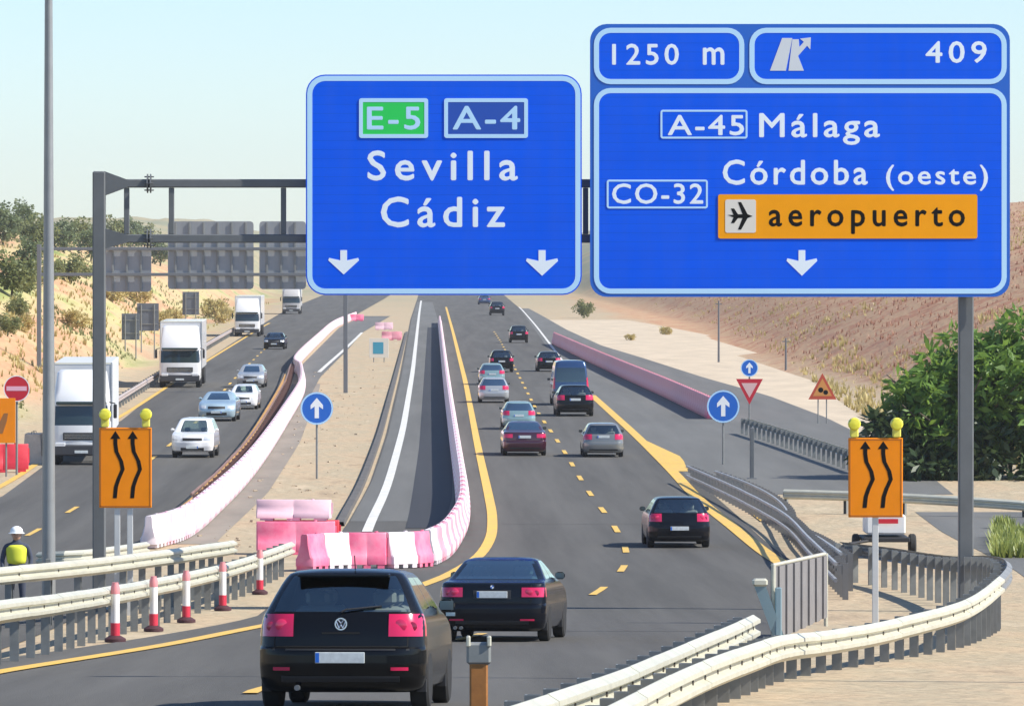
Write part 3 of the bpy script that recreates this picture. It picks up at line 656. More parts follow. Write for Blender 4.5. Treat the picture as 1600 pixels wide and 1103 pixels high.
# ------------------------------------------------------------------ road signs
def pole_sign(px, py_base, label, cat='road sign', name='road_sign', dist=None):
    d = dist or gy(py_base); X = (px - VX) * d / F; return thing(name, label, cat, (X, d, tz(X, d))), d
def disc(mb, c, r, y0, y1, n=28): mb.prism([(c[0] + r * math.cos(2 * math.pi * k / n), c[1] + r * math.sin(2 * math.pi * k / n)) for k in range(n)], 'y', y0, y1); return mb
def hring(mb, c, r0, r1, y0, y1, n=28):
    for k in range(n):
        a, b = 2 * math.pi * k / n, 2 * math.pi * (k + 1) / n
        P = [(c[0] + r * math.cos(t), c[1] + r * math.sin(t)) for r, t in ((r1, a), (r1, b), (r0, b), (r0, a))]
        mb.add([(p[0], y0, p[1]) for p in P] + [(p[0], y1, p[1]) for p in P], [(0, 1, 2, 3), (4, 7, 6, 5), (0, 4, 5, 1), (2, 6, 7, 3)])
    return mb
DBLUE = mat('mandatory_blue', (.01, .13, .55), .45)
def round_arrow(px, pyc, rpx, pyb, label, dist=None):
    o, d = pole_sign(px, pyb, label, dist=dist); k = d / F; zc = A(0, pyc, d).z - o.location.z; r = rpx * k
    MB().tube([(0, .06, -.05), (0, .06, zc + r * .5)], .04, 10).build('post', GALVD, o, True)
    p = disc(MB(), (0, zc), r, -.012, .012).build('plate', DBLUE, o)
    hring(MB(), (0, zc), r * .90, r * .995, -.016, -.0125).build('rim', PALE, p)
    a = r * .13
    MB().prism([(-a, zc - r * .6), (a, zc - r * .6), (a, zc + r * .12), (r * .38, zc - r * .05), (r * .38, zc + r * .2), (0, zc + r * .65), (-r * .38, zc + r * .2), (-r * .38, zc - r * .05), (-a, zc + r * .12)], 'y', -.016, -.0125).build('arrow', WHITE, p)
    return o, zc, r, d
round_arrow(495, 638, 25.5, 748, 'round blue sign with white up arrow on the sandy median')
round_arrow(1130, 635, 25.5, 726, 'larger round blue arrow sign at the end of the dusty red barriers')
o, zc, r, d = round_arrow(1171, 575, 13.5, 662, 'small round blue arrow sign above a red yield triangle')
zt = A(0, 592, d).z - o.location.z; zb = A(0, 632, d).z - o.location.z; hw = 21 * d / F
t = MB().prism([(-hw, zt), (hw, zt), (0, zb)], 'y', -.03, -.014).build('yield_plate', REDS, o)
MB().prism([(-hw * .6, zt - (zt - zb) * .16), (hw * .6, zt - (zt - zb) * .16), (0, zb + (zt - zb) * .27)], 'y', -.034, -.0305).build('yield_field', mat('faded_pink', (.72, .45, .42), .5), t)
o, d = pole_sign(1285, 662, 'brown-orange warning triangle with red border on the dirt right of the slip road'); k = d / F; zt = A(0, 583, d).z - o.location.z; zb = A(0, 624, d).z - o.location.z; hw = 22 * k
for sx in (-.3, .3): MB().tube([(sx * hw, .06, -.05), (sx * hw, .06, (zt + zb) / 2)], .03, 8).build('post', GALVD, o, True)
t = MB().prism([(-hw, zb), (hw, zb), (0, zt)], 'y', -.012, .012).build('plate', mat('triangle_red', (.50, .07, .03), .5), o)
u = MB().prism([(-hw * .68, zb + (zt - zb) * .13), (hw * .68, zb + (zt - zb) * .13), (0, zt - (zt - zb) * .2)], 'y', -.016, -.0125).build('field', mat('triangle_orange', (.62, .26, .06), .5), t)
disc(disc(MB(), (-.08, zb + (zt - zb) * .36), .13, -.02, -.0165, 10), (.16, zb + (zt - zb) * .27), .12, -.02, -.0165, 10).build('symbol', BLACK, u)
o, d = pole_sign(1175, 748, 'bare grey steel post on the slip road guardrail', 'post', 'steel_post'); H = A(0, 668, d).z - o.location.z
MB().bbox((0, 0, H / 2), (.16, .16, H), .02).build('shaft', STEEL, o); MB().bbox((0, 0, .02), (.34, .34, .04), .01).build('base_plate', STEEL, o)
# no-entry sign and orange board at the left edge
o, d = pole_sign(26, 735, 'round red no-entry sign at the left edge', dist=214); k = d / F; zc = A(0, 607, d).z - o.location.z; r = 20.5 * k
MB().tube([(0, .06, -.05), (0, .06, zc + r * .5)], .045, 10).build('post', GALVD, o, True)
p = disc(MB(), (0, zc), r, -.012, .012).build('plate', REDS, o); hring(MB(), (0, zc), r * .93, r * .998, -.016, -.0125).build('rim', WHITE, p)
MB().box((0, -.0145, zc), (r * 1.55, .004, r * .34)).build('bar', mat('bar_pink', (.80, .45, .55), .5), p)
o, d = pole_sign(0, 738, 'orange roadworks board cut by the left edge under the no-entry sign', dist=213); zt = A(0, 622, d).z - o.location.z; zb = A(0, 692, d).z - o.location.z; hw = 24 * d / F
for sx in (-.4, .4): MB().tube([(sx * hw, .06, -.05), (sx * hw, .06, zt - .1)], .035, 8).build('post', GALVD, o, True)
p = MB().bbox((0, 0, (zt + zb) / 2), (2 * hw, .03, zt - zb), .008).build('plate', ORANGE, o)
MB().prism([(-.35, zb + .35), (.1, zb + .35), (.25, zb + .8), (.3, zb + 1.1), (.15, zb + 1.1), (0, zb + .8)], 'y', -.022, -.016).build('symbol', mat('worn_brown_print', (.30, .12, .03), .6), p)
# orange lane-shift boards with amber lamps
def lane_shift(px, y0, y1, wpx, d, posts, label):
    X = (px - VX) * d / F; o = thing('roadworks_sign', label, 'road sign', (X, d, tz(X, d)), 'orange lane shift boards'); k = d / F
    zt = A(0, y0, d).z - o.location.z; zb = A(0, y1, d).z - o.location.z; w2 = wpx * k / 2; H = zt - zb
    for pxx in posts: MB().bbox(((pxx - px) * k, .055, (zb + .35) / 2), (.11, .06, zb + .45), .008).build('post', mat('post_pale', (.62, .63, .62), .45, .3, .1, 3), o)
    p = MB().bbox((0, 0, (zt + zb) / 2), (2 * w2, .035, H), .01).build('plate', ORANGE, o)
    E = [(-w2 + .03, zb + .03), (w2 - .03, zb + .03), (w2 - .03, zt - .03), (-w2 + .03, zt - .03)]
    mb = MB()
    for (a, b), (c, e) in zip(E, E[1:] + E[:1]): mb.box(((a + c) / 2, -.0195, (b + e) / 2), (abs(c - a) + .016, .004, abs(e - b) + .016))
    mb.build('edge_line', mat('dark_orange_print', (.45, .13, .01), .5), p)
    for cx in (-.36 * w2, .30 * w2):
        pts = [(cx - .02, 0, zb + .12 * H), (cx - .0, 0, zb + .26 * H), (cx + .10 * w2, 0, zb + .36 * H), (cx + .26 * w2, 0, zb + .48 * H), (cx + .20 * w2, 0, zb + .58 * H), (cx + .02 * w2, 0, zb + .70 * H), (cx - .02 * w2, 0, zb + .80 * H), (cx - .02 * w2, 0, zb + .86 * H)]
        mb = MB(); t_ = .052 * w2 + .012; m_ = len(pts)
        for q in pts: mb.v += [(q[0] - t_, -.0215, q[2]), (q[0] + t_, -.0215, q[2])]
        mb.f = [(2 * i, 2 * i + 1, 2 * i + 3, 2 * i + 2) for i in range(m_ - 1)]; b = len(mb.v)
        ax, az = pts[-1][0], pts[-1][2]
        mb.add([(ax - 2.6 * t_, -.0215, az), (ax + 2.6 * t_, -.0215, az), (ax, -.0215, az + .10 * H)], [(0, 1, 2)])
        mb.build('shift_arrow', BLACK, p)
    for sx in (-.78, .78):
        l = MB().bbox((sx * w2, .02, zt + .09), (.15, .1, .17), .02).build('lamp', mat('lamp_case', (.72, .66, .10), .5), o)
        MB().lathe([(.02, -.09), (.09, -.08), (.115, -.04), (.115, .03), (.09, .05)], 14, Matrix.Translation((sx * w2, .0, zt + .25)), 'y').build('lens', YLAMP, l, True)
    return o
lane_shift(196, 668, 793, 82, 109.5, (183, 203), 'orange board with two black shifting arrows before the left gantry post')
lane_shift(1368, 684, 808, 85, 103.5, (1368,), 'orange board with two black shifting arrows before the dark bush')
# backs of roadside signs far left and a small works board in the median
for px, y0, y1, wd, yb, lab in ((231, 474, 517, 34, 560, 'dark back of a roadside sign, right one of the pair by the far trucks'), (204, 490, 531, 28, 566, 'dark back of a roadside sign, left one of the pair by the far trucks'), (298, 456, 492, 26, 520, 'small dark back of a roadside sign before the far grey gantry panels')):
    d = gy(yb); X = (px - VX) * d / F; o = thing('road_sign', lab, 'road sign', (X, d, tz(X, d))); zt = A(0, y0, d).z - o.location.z; zb = max(.6, A(0, y1, d).z - o.location.z); hw = wd * d / F / 2
    for sx in (-.6, .6): MB().tube([(sx * hw, 0, -.1), (sx * hw, 0, zt - .1)], .05, 8).build('post', GALVD, o, True)
    p = MB().bbox((0, .1, (zt + zb) / 2), (2 * hw, .05, zt - zb), .01).build('plate', mat('sign_back_dark', (.16, .18, .21), .5, .3, .2, 1), o)
    for q in (.25, .75): MB().box((0, .05, zb + (zt - zb) * q), (2 * hw * .9, .05, .08)).build('stiffener', GALVD, p)
o, d = pole_sign(592, 566, 'small white board with a blue square on the distant median'); k = d / F
for sx in (-.4, .4): MB().tube([(sx, 0, -.05), (sx, .0, .5)], .035, 8).build('post', GALVD, o, True)
p = MB().bbox((0, -.05, 1.1), (1.5, .04, 1.5), .01).build('plate', mat('board_cream', (.70, .66, .56), .6), o); MB().box((-.05, -.076, 1.1), (.8, .006, .9)).build('blue_field', mat('board_teal', (.05, .30, .42), .5), p)
for px, py, m, lab in ((556, 502, BP, 'small bright pink barrier on the distant median'), (612, 532, BD, 'dull red barrier on the distant median near the small white board'), (600, 516, BPP, 'pale pink barrier on the distant median beyond the small white board')):
    x, y = G(px, py); o = link('road_barrier', bdata(2.0, m), None, (x, y, road_z(y) + .02)); tag(o, lab, 'barrier')
# delineator post at the bottom edge
x, y = (748 - VX) * 47 / F, 47.0; o = thing('marker_post', 'brown marker post with grey steel cap at the bottom edge', 'marker post', (x, y, tz(x, y)))
H = A(0, 1003, 47).z - o.location.z
MB().bbox((0, 0, (H - .14) / 2), (.15, .07, H - .14), .015).build('shaft', mat('weathered_orange', (.40, .16, .035), .6, 0, .4, 6), o)
c = MB().bbox((0, -.0, H - .09), (.20, .10, .18), .02).build('cap', GALVD, o)
for sx in (-.085, .085): MB().bbox((sx, -.02, H + .01), (.035, .10, .09), .01).build('clip', GALV, c)
# grey ribbed panel with its leaning brace
pa, pb = A(1209, 985, 90), A(1290, 975, 96); o = thing('ribbed_panel', 'grey ribbed steel panel standing where two right guardrails meet', 'panel', (pa.x, pa.y, tz(pa.x, pa.y)))
u = (pb - pa); u.z = 0; Lp = u.length; u.normalize(); nv = Vector((u.y, -u.x, 0)); zl = A(0, 886, 90).z - o.location.z; zr = A(0, 868, 96).z - o.location.z
PAN = mat('panel_grey', (.235, .225, .225), .6, .15, .2, 3)
n = 14
for i in range(n):
    a, b = Lp * i / n, Lp * (i + 1) / n; za, zb_ = zl + (zr - zl) * i / n, zl + (zr - zl) * (i + 1) / n; mb = MB(); zl0 = .05
    q = [u * (a + .012) , u * (b - .012)]
    pts = []
    for pnt, zz in ((q[0], za), (q[1], zb_)):
        for yy in (0, .05): pts += [(pnt + nv * (.03 if i % 2 else 0) - nv * yy + Vector((0, 0, zl0))), (pnt + nv * (.03 if i % 2 else 0) - nv * yy + Vector((0, 0, zz)))]
    mb.add(pts, [(0, 1, 5, 4), (2, 6, 7, 3), (0, 2, 3, 1), (4, 5, 7, 6), (1, 3, 7, 5), (0, 4, 6, 2)]); mb.build('rib', PAN, o)
MB().tube([u * 0 - nv * .02 + Vector((0, 0, zl + .03)), u * Lp - nv * .02 + Vector((0, 0, zr + .03))], .03, 8).build('top_rail', GALV, o)
MB().tube([u * (-.03) + Vector((0, 0, 0)), u * (-.03) + Vector((0, 0, zl + .04))], .035, 8).build('post', GALV, o)
MB().tube([u * (Lp + .03) + Vector((0, 0, -.1)), u * (Lp + .03) + Vector((0, 0, zr + .04))], .035, 8).build('post', GALV, o)
mb = MB(); e = u * (-.06) + nv * .1
mb.add([e + Vector((-.05, 0, .0)), e + Vector((.12, 0, .0)), e + Vector((-.22, -.1, .92)), e + Vector((-.40, -.1, .92)), e + Vector((-.05, .05, 0)), e + Vector((.12, .05, 0)), e + Vector((-.22, -.04, .92)), e + Vector((-.40, -.04, .92))],
       [(0, 1, 2, 3), (4, 7, 6, 5), (0, 4, 5, 1), (1, 5, 6, 2), (2, 6, 7, 3), (3, 7, 4, 0)]); mb.build('brace', mat('blue_grey_steel', (.22, .32, .36), .5, .2), o)
MB().bbox(e + Vector((-.02, -.02, .45)), (.10, .05, .9), .015).build('brace', MATS['blue_grey_steel'], o)
MB().bbox(e + Vector((-.31, -.07, .98)), (.24, .16, .12), .03).build('brace_cap', GALV, o)
# small white trailer behind the right orange board
x, y = G(1378, 872); o = thing('works_trailer', 'small white box trailer on a dark frame behind the right orange board', 'trailer', (x, y, tz(x, y)))
b = MB().bbox((.1, .6, .86), (1.0, 1.3, .5), .04).build('box', mat('trailer_white', (.78, .78, .76), .4, 0, .1, 3), o)
MB().box((.15, -.153, .95), (.5, .006, .12)).build('red_stripe', REDS, b)
MB().bbox((.1, .6, .48), (1.2, 1.7, .12), .02).build('chassis', DARK, o)
for sx in (-.62, .82): MB().lathe([(.1, -.09), (.26, -.09), (.3, -.05), (.3, .05), (.26, .09), (.1, .09)], 18, Matrix.Translation((sx, .6, .3)), 'x').build('wheel', RUB, o, True)
MB().tube([(-.3, -.1, .46), (-.9, -1.0, .42)], .04, 8).build('drawbar', DARK, o); MB().tube([(-.9, -1.0, .42), (-.9, -1.0, 0)], .03, 8).build('jockey_leg', DARK, o)
# ------------------------------------------------------------------ vehicles
# local axes: +Y forward, X to the right, origin on the ground under the middle
STYLES = {
 # z, rear y, front y, half width, rear corner, front corner
 'hatch': dict(L=4.2, rows=[(.19, -1.90, 1.92, .76, 0.30, .3), (.24, -2.02, 2.03, .84, 0.38, .4), (.34, -2.09, 2.09, .872, 0.42, .5), (.48, -2.105, 2.10, .88, 0.42, .5), (.60, -2.105, 2.10, .88, 0.42, .5), (.645, -2.09, 2.09, .88, 0.39, .5), (.665, -2.03, 2.06, .879, 0.36, .5),
    (.78, -2.02, 2.0, .876, 0.39, .5), (.86, -2.005, 1.86, .872, 0.39, .5), (.93, -1.985, 1.58, .862, 0.39, .45), (.98, -1.965, 1.22, .85, 0.38, .35), (1.01, -1.95, 1.0, .835, 0.36, .3), (1.10, -1.89, .83, .79, 0.33, .26), (1.20, -1.81, .65, .74, 0.30, .24), (1.31, -1.71, .44, .685, 0.30, .22),
    (1.385, -1.64, .25, .64, 0.30, .22), (1.43, -1.60, .08, .60, 0.30, .25), (1.46, -1.50, -.12, .53, 0.38, .3), (1.478, -1.25, -.35, .40, 0.38, .3), (1.483, -.95, -.6, .18, .1, .1)],
    rg=(1.03, 1.40, .86), sg=(1.05, 1.39), wg=(1.03, 1.40), tl=(.775, 1.01, .50), hl=(.64, .80, .52), whl=(-1.28, 1.30, .31)),
 'sedan': dict(L=4.52, rows=[(.18, -2.05, 2.08, .78, .2, .3), (.23, -2.18, 2.18, .86, .25, .4), (.34, -2.25, 2.24, .895, .3, .5), (.48, -2.265, 2.26, .905, .3, .5), (.58, -2.265, 2.25, .908, .3, .5), (.625, -2.25, 2.24, .908, .28, .5), (.645, -2.20, 2.22, .907, .28, .5),
    (.76, -2.195, 2.16, .902, .3, .5), (.86, -2.18, 1.98, .895, .3, .5), (.93, -2.165, 1.6, .885, .3, .45), (.975, -2.15, 1.25, .872, .28, .35), (1.0, -2.10, 1.05, .862, .26, .3), (1.02, -1.85, .98, .845, .24, .28), (1.035, -1.55, .94, .83, .22, .26), (1.10, -1.38, .82, .785, .22, .25), (1.20, -1.18, .62, .73, .22, .24), (1.29, -.98, .40, .675, .22, .24),
    (1.355, -.82, .20, .63, .22, .24), (1.385, -.68, .02, .58, .22, .25), (1.41, -.5, -.16, .48, .2, .2), (1.418, -.4, -.26, .25, .1, .1)],
    rg=(1.055, 1.345, .88), sg=(1.06, 1.345), wg=(1.04, 1.36), tl=(.76, .92, .50), hl=(.64, .78, .52), whl=(-1.36, 1.42, .32)),
 'suv': dict(L=4.3, rows=[(.26, -1.95, 1.95, .80, .2, .3), (.32, -2.08, 2.08, .87, .25, .4), (.5, -2.14, 2.14, .905, .28, .45), (.68, -2.14, 2.14, .91, .28, .45), (.72, -2.08, 2.12, .91, .26, .45), (.85, -2.07, 2.09, .905, .26, .4), (.98, -2.05, 2.0, .90, .26, .4), (1.06, -2.03, 1.6, .89, .25, .4), (1.10, -2.02, 1.15, .88, .24, .3),
    (1.2, -1.98, .95, .84, .22, .26), (1.35, -1.90, .68, .78, .2, .24), (1.5, -1.82, .40, .72, .2, .22), (1.6, -1.77, .2, .67, .2, .24), (1.65, -1.68, .0, .6, .25, .3), (1.68, -1.3, -.4, .35, .2, .2), (1.683, -1.0, -.7, .15, .1, .1)],
    rg=(1.13, 1.56, .86), sg=(1.15, 1.56), wg=(1.12, 1.57), tl=(.86, 1.08, .62), hl=(.76, .95, .5), whl=(-1.3, 1.33, .36)),
 'van': dict(L=4.9, rows=[(.26, -2.3, 2.3, .84, .2, .3), (.34, -2.4, 2.4, .92, .15, .4), (.6, -2.45, 2.45, .95, .15, .4), (.9, -2.44, 2.4, .955, .15, .4), (1.05, -2.43, 2.2, .95, .15, .4), (1.15, -2.42, 1.9, .94, .15, .3), (1.4, -2.40, 1.6, .91, .15, .26), (1.8, -2.36, 1.25, .87, .15, .24), (2.1, -2.32, .95, .83, .15, .24), (2.3, -2.25, .7, .78, .18, .25), (2.38, -2.1, .3, .62, .2, .3), (2.4, -1.7, -.3, .3, .2, .2)],
    rg=(1.25, 2.0, .88), sg=(1.3, 1.95), wg=(1.2, 2.05), tl=(.9, 1.5, .84), hl=(.75, .98, .6), whl=(-1.5, 1.55, .34)),
}
def car(px, py, wpx, style, paint, label, facing='away', yaw=0, tl=True, hi=False, group=None, glass=None, interior=True, plate_z=None, hscale=1.0, name='car', cat='car', reflect=False, bars=False):
    S = STYLES[style]; d = gy(py); X = (px - VX) * d / F; hwmax = max(r[3] for r in S['rows']); k = (wpx * d / F) / (2 * hwmax); k = max(.88, min(1.12, k))
    sg_ = 1 if facing == 'away' else -1
    yc = d + S['L'] / 2 * k; X += math.tan(R(yaw)) * S['L'] / 2 * k; z = road_z(yc) + .012
    o = thing(name, label, cat, (X, yc, z), group); slope = math.atan((road_z(yc + 1.3) - road_z(yc - 1.3)) / 2.6)
    o.rotation_euler = (Matrix.Rotation(slope, 3, 'X') @ Matrix.Rotation(-R(yaw) + (0 if sg_ > 0 else math.pi), 3, 'Z')).to_euler(); o.scale = (k, k, k * hscale)
    rowsz = S['rows']; step = .025 if hi else .05; zs = []
    for a, b in zip(rowsz, rowsz[1:]):
        m = max(1, int(math.ceil((b[0] - a[0]) / step))); zs += [a[0] + (b[0] - a[0]) * i / m for i in range(m)]
    zs.append(rowsz[-1][0]); nr, nc, ns = (12, 6, 28) if hi else (6, 4, 14)
    def sl(zv):
        for a, b in zip(rowsz, rowsz[1:]):
            if zv <= b[0] + 1e-9: t = (zv - a[0]) / (b[0] - a[0]); return [a[i] + (b[i] - a[i]) * t for i in range(6)]
        return list(rowsz[-1])
    def outline(zv):                                          # half outline: rear centre -> side -> front centre
        _, yr, yf, hw, rr, rf = sl(zv); rr = min(rr, hw * .8); rf = min(rf, hw * .8); pts = []
        bow = .05
        for i in range(nr): x = (hw - rr) * i / nr; pts.append((x, yr + bow * (x / hw) ** 2 * 1.0))
        yb = yr + bow * ((hw - rr) / hw) ** 2
        for i in range(nc): t = math.pi / 2 * i / nc; pts.append((hw - rr + rr * math.sin(t), yb + rr * .75 * (1 - math.cos(t))))
        ya, ye = yb + rr * .75, yf - .10 - rf * .6
        for i in range(ns): pts.append((hw, ya + (ye - ya) * i / ns))
        for i in range(nc): t = math.pi / 2 * i / nc; pts.append((hw - rf + rf * math.cos(t), ye + rf * .6 * math.sin(t)))
        for i in range(nr + 1): x = (hw - rf) * (1 - i / nr); pts.append((x, ye + rf * .6 + (yf - ye - rf * .6) * (1 - (x / hw) ** 2 / ((1 - rf / hw) ** 2 + 1e-6)) if hw > rf else yf))
        return pts
    OL = [outline(z_) for z_ in zs]; n = len(OL[0])
    def ring_pts(i): return [(x, y_, zs[i]) for x, y_ in OL[i]] + [(-x, y_, zs[i]) for x, y_ in reversed(OL[i][1:-1])]
    V = [p for i in range(len(zs)) for p in ring_pts(i)]; N = 2 * n - 2
    body = []; wins = {}
    i_rear = range(0, nr); i_side0, i_side1 = nr + nc, nr + nc + ns
    for i in range(len(zs) - 1):
        zm = (zs[i] + zs[i + 1]) / 2; hw = sl(zm)[3]
        for j in range(N):
            f = (i * N + j, i * N + (j + 1) % N, i * N + N + (j + 1) % N, i * N + N + j); q = j if j < n - 1 else N - 1 - j; s_ = 1 if j < n - 1 else -1; key = None
            x = (OL[i][q][0] + OL[i][q + 1][0]) / 2
            if S['rg'][0] < zm < S['rg'][1] and q < nr + nc and x < hw * S['rg'][2] and style != 'xx': key = 'rear_window'
            elif S['wg'][0] < zm < S['wg'][1] and q >= i_side1 + (nc if not hi else nc - 2): key = 'windscreen'
            elif S['sg'][0] < zm < S['sg'][1] and i_side0 <= q < i_side1 and style != 'van':
                u = (q - i_side0 + .5) / ns
                if .10 < u < .50: key = ('side_window', s_, 0)
                elif .54 < u < .93: key = ('side_window', s_, 1)
            elif style == 'van' and S['sg'][0] < zm < S['sg'][1] and i_side0 + ns * .66 < q < i_side1 - 1: key = ('side_window', s_, 1)
            (wins.setdefault(key, []) if key else body).append(f)
    body += [tuple(range(N - 1, -1, -1)), tuple(range((len(zs) - 1) * N, len(zs) * N))]
    def sub(fs):
        ids = sorted({v for f in fs for v in f}); mp_ = {v: k_ for k_, v in enumerate(ids)}; mb = MB(); mb.v = [V[v] for v in ids]; mb.f = [tuple(mp_[v] for v in f) for f in fs]; return mb
    bo = sub(body).build('body', paint, o, True)
    gl = glass or CARGLASS
    for key, fs in wins.items(): sub(fs).build(key if isinstance(key, str) else key[0], gl, o, 'full')
    def surf(side, zv, x):                                    # y on the rear (-1) or front (+1) surface at half-width x
        ol = outline(zv); h = ol[:nr + nc + 1] if side < 0 else ol[-(nr + nc + 1):][::-1]; ax = abs(x)
        for (a, ya), (b, yb) in zip(h, h[1:]):
            if ax <= b + 1e-6: return ya + (yb - ya) * (ax - a) / max(1e-6, b - a)
        return h[-1][1]
    def patch(name_, side, z0, z1, x0, x1, m, lift, parent=o, nx=8, nz=4, slant=0):
        mb = MB(); hwx = lambda zv: sl(zv)[3]
        for iz in range(nz + 1):
            zv = z0 + (z1 - z0) * iz / nz
            for ix in range(nx + 1):
                x = x0 + (x1 - x0) * ix / nx + slant * (iz / nz); x = max(-hwx(zv), min(hwx(zv), x)); mb.v.append((x * (1 + lift * .3), surf(side, zv, x) + side * lift, zv))
        W_ = nx + 1
        mb.f = [(r * W_ + c, r * W_ + c + 1, r * W_ + W_ + c + 1, r * W_ + W_ + c) for r in range(nz) for c in range(nx)]
        # give it depth
        b = len(mb.v); mb.v += [(x, y_ - side * (lift + .02), z_) for x, y_, z_ in mb.v[:b]]
        edge = [(0, i_) for i_ in range(nx)]
        def q(a, c): mb.f.append((a, c, c + b, a + b))
        for c in range(nx): q(c, c + 1); q(nz * W_ + c, nz * W_ + c + 1)
        for r in range(nz): q(r * W_, r * W_ + W_); q(r * W_ + nx, r * W_ + W_ + nx)
        return mb.build(name_, m, parent, True)
    hw0 = sl(S['tl'][0])[3]
    tm = TLM; hm = HLM; z0, z1, xs = S['tl']
    for s_ in (1, -1):
        l = patch('tail_light', -1, z0, z1, s_ * xs, s_ * (hw0 + .0), tm, .012)
        if hi:
            zc = (z0 + z1) / 2; yy = surf(-1, zc, xs + .13)
            MB().lathe([(.0, -.004), (.055, -.004), (.065, .0), (.065, .03)], 16, Matrix.Translation((s_ * (xs + .13), yy - .016, zc)), 'y').build('lens', mat('lens_bright_red', (.75, .02, .10), .15, coat=1), l, True)
            MB().lathe([(.0, -.004), (.04, -.004), (.05, .0), (.05, .03)], 16, Matrix.Translation((s_ * (xs + .245), surf(-1, zc, xs + .245) - .012, zc - .015)), 'y').build('lens', mat('lens_dark_red', (.35, .01, .05), .15, coat=1), l, True)
        patch('headlight', 1, S['hl'][0], S['hl'][1], s_ * S['hl'][2], s_ * (sl(S['hl'][0])[3] - .02), hm, .008)
    zg = S['hl'][0]
    patch('grille', 1, zg - .02, zg + .10, -.42, .42, DARK, .008); patch('air_intake', 1, .30, .44, -.5, .5, DARK, .008)
    pz = plate_z or S['tl'][0] - .02
    def plate(side, zc):
        y_ = surf(side, zc, 0); p_ = MB().bbox((0, y_ + side * .014, zc), (.52, .02, .115), .004).build('number_plate', PLATE, o); MB().box((-.236, y_ + side * .0255, zc), (.04, .004, .10)).build('blue_band', DBLUE, p_)
    plate(-1, pz); plate(1, .46 if style != 'van' else .55)
    # bumper trim, door mirrors, wheels
    patch('bumper_trim', -1, .30 if style != 'van' else .4, .36 if style != 'van' else .46, -.62, .62, DARK, .012)
    sz = S['sg'][0]; my = sl(sz)[2] - .42 if style != 'van' else 1.35
    for s_ in (1, -1):
        mm = MB().bbox((s_ * (sl(sz)[3] + .10), my, sz + .03), (.17, .11, .125), .04).build('door_mirror', paint, o, True)
        MB().box((s_ * (sl(sz)[3] + .10), my - .058, sz + .03), (.15, .004, .1)).build('mirror_glass', MIRG, mm)
    r = S['whl'][2]; hwz = sl(r)[3]
    for yy in S['whl'][:2]:
        for s_ in (1, -1):
            xo = s_ * (hwz - .10)
            MB().prism([(yy + (r + .07) * math.cos(t * math.pi / 16), r + .03 + (r + .05) * math.sin(t * math.pi / 16)) for t in range(17)] + [(yy - r - .07, .19), (yy + r + .07, .19)], 'x', xo - s_ * .1, xo + s_ * .104).build('wheel_arch', DARK, o)
            wv = MB().lathe([(r * .62, -.1), (r * .9, -.1), (r, -.075), (r, .075), (r * .9, .1), (r * .62, .1)], 24, Matrix.Translation((xo + s_ * .022, yy, r)), 'x').build('wheel', RUB, o, True)
            rm = MB().lathe([(.03, -.04), (r * .62, -.02), (r * .62, .088), (r * .57, .096), (r * .5, .06), (.10, .045), (.07, .075), (.0, .075)] if s_ > 0 else [(.03, .04), (r * .62, .02), (r * .62, -.088), (r * .57, -.096), (r * .5, -.06), (.10, -.045), (.07, -.075), (.0, -.075)], 20, Matrix.Translation((xo + s_ * .022, yy, r)), 'x').build('rim', ALU, wv, True)
    # dark floor and seats seen through the glass
    if interior:
        for sx in (-.36, .36):
            for sy in ((.05,) if not hi else (.05, -.85)):
                if sy < -.8 and style == 'sedan': sy = -.75
                st_ = MB().bbox((sx, sy, .78), (.46, .14, .62), .05).build('seat', SEAT, o, True)
                MB().bbox((sx, sy - .02, 1.17), (.25, .10, .18), .045).build('headrest', SEAT, st_, True)
    return o, surf, patch, sl
CARGLASS = glass_mat('car_glass', (.72, .82, .78), .16)
TEALS = glass_mat('teal_tinted_glass', (.45, .68, .64), .34, .05)
DGLASS = glass_mat('tinted_glass', (.08, .12, .12), .10)
TEALG = glass_mat('sky_reflecting_glass', (.15, .30, .30), .45, .08)
TLM = mat('tail_light_red', (.60, .010, .075), .15, coat=1); HLM = mat('headlight_glass', (.72, .74, .76), .12, .2, coat=1)
MIRG = mat('mirror_dark', (.10, .12, .13), .1, .6)
PLATE = mat('plate_white', (.66, .70, .69), .4, 0, .25, 14); SEAT = mat('seat_fabric', (.34, .32, .30), .9)
def paint(name, c, rough=.28, metal=.3):
    dark = max(c) < .02
    return mat('paint_' + name, c, rough, metal, coat=.25 if dark else 1, spec=.2 if dark else None)
PBLACK = paint('black', (.004, .004, .0045), .25, .0); PBLK2 = paint('blue_black', (.004, .005, .009), .25, .0); PSIL = paint('silver', (.42, .44, .45)); PWHT = paint('white', (.80, .80, .80), .3, 0)
PGRY = paint('warm_grey', (.20, .205, .20)); PBLU = paint('van_blue', (.02, .06, .16)); PMAR = paint('maroon', (.06, .012, .025)); PTEAL = paint('pale_teal', (.25, .38, .38)); PLBL = paint('pale_blue', (.42, .55, .62))

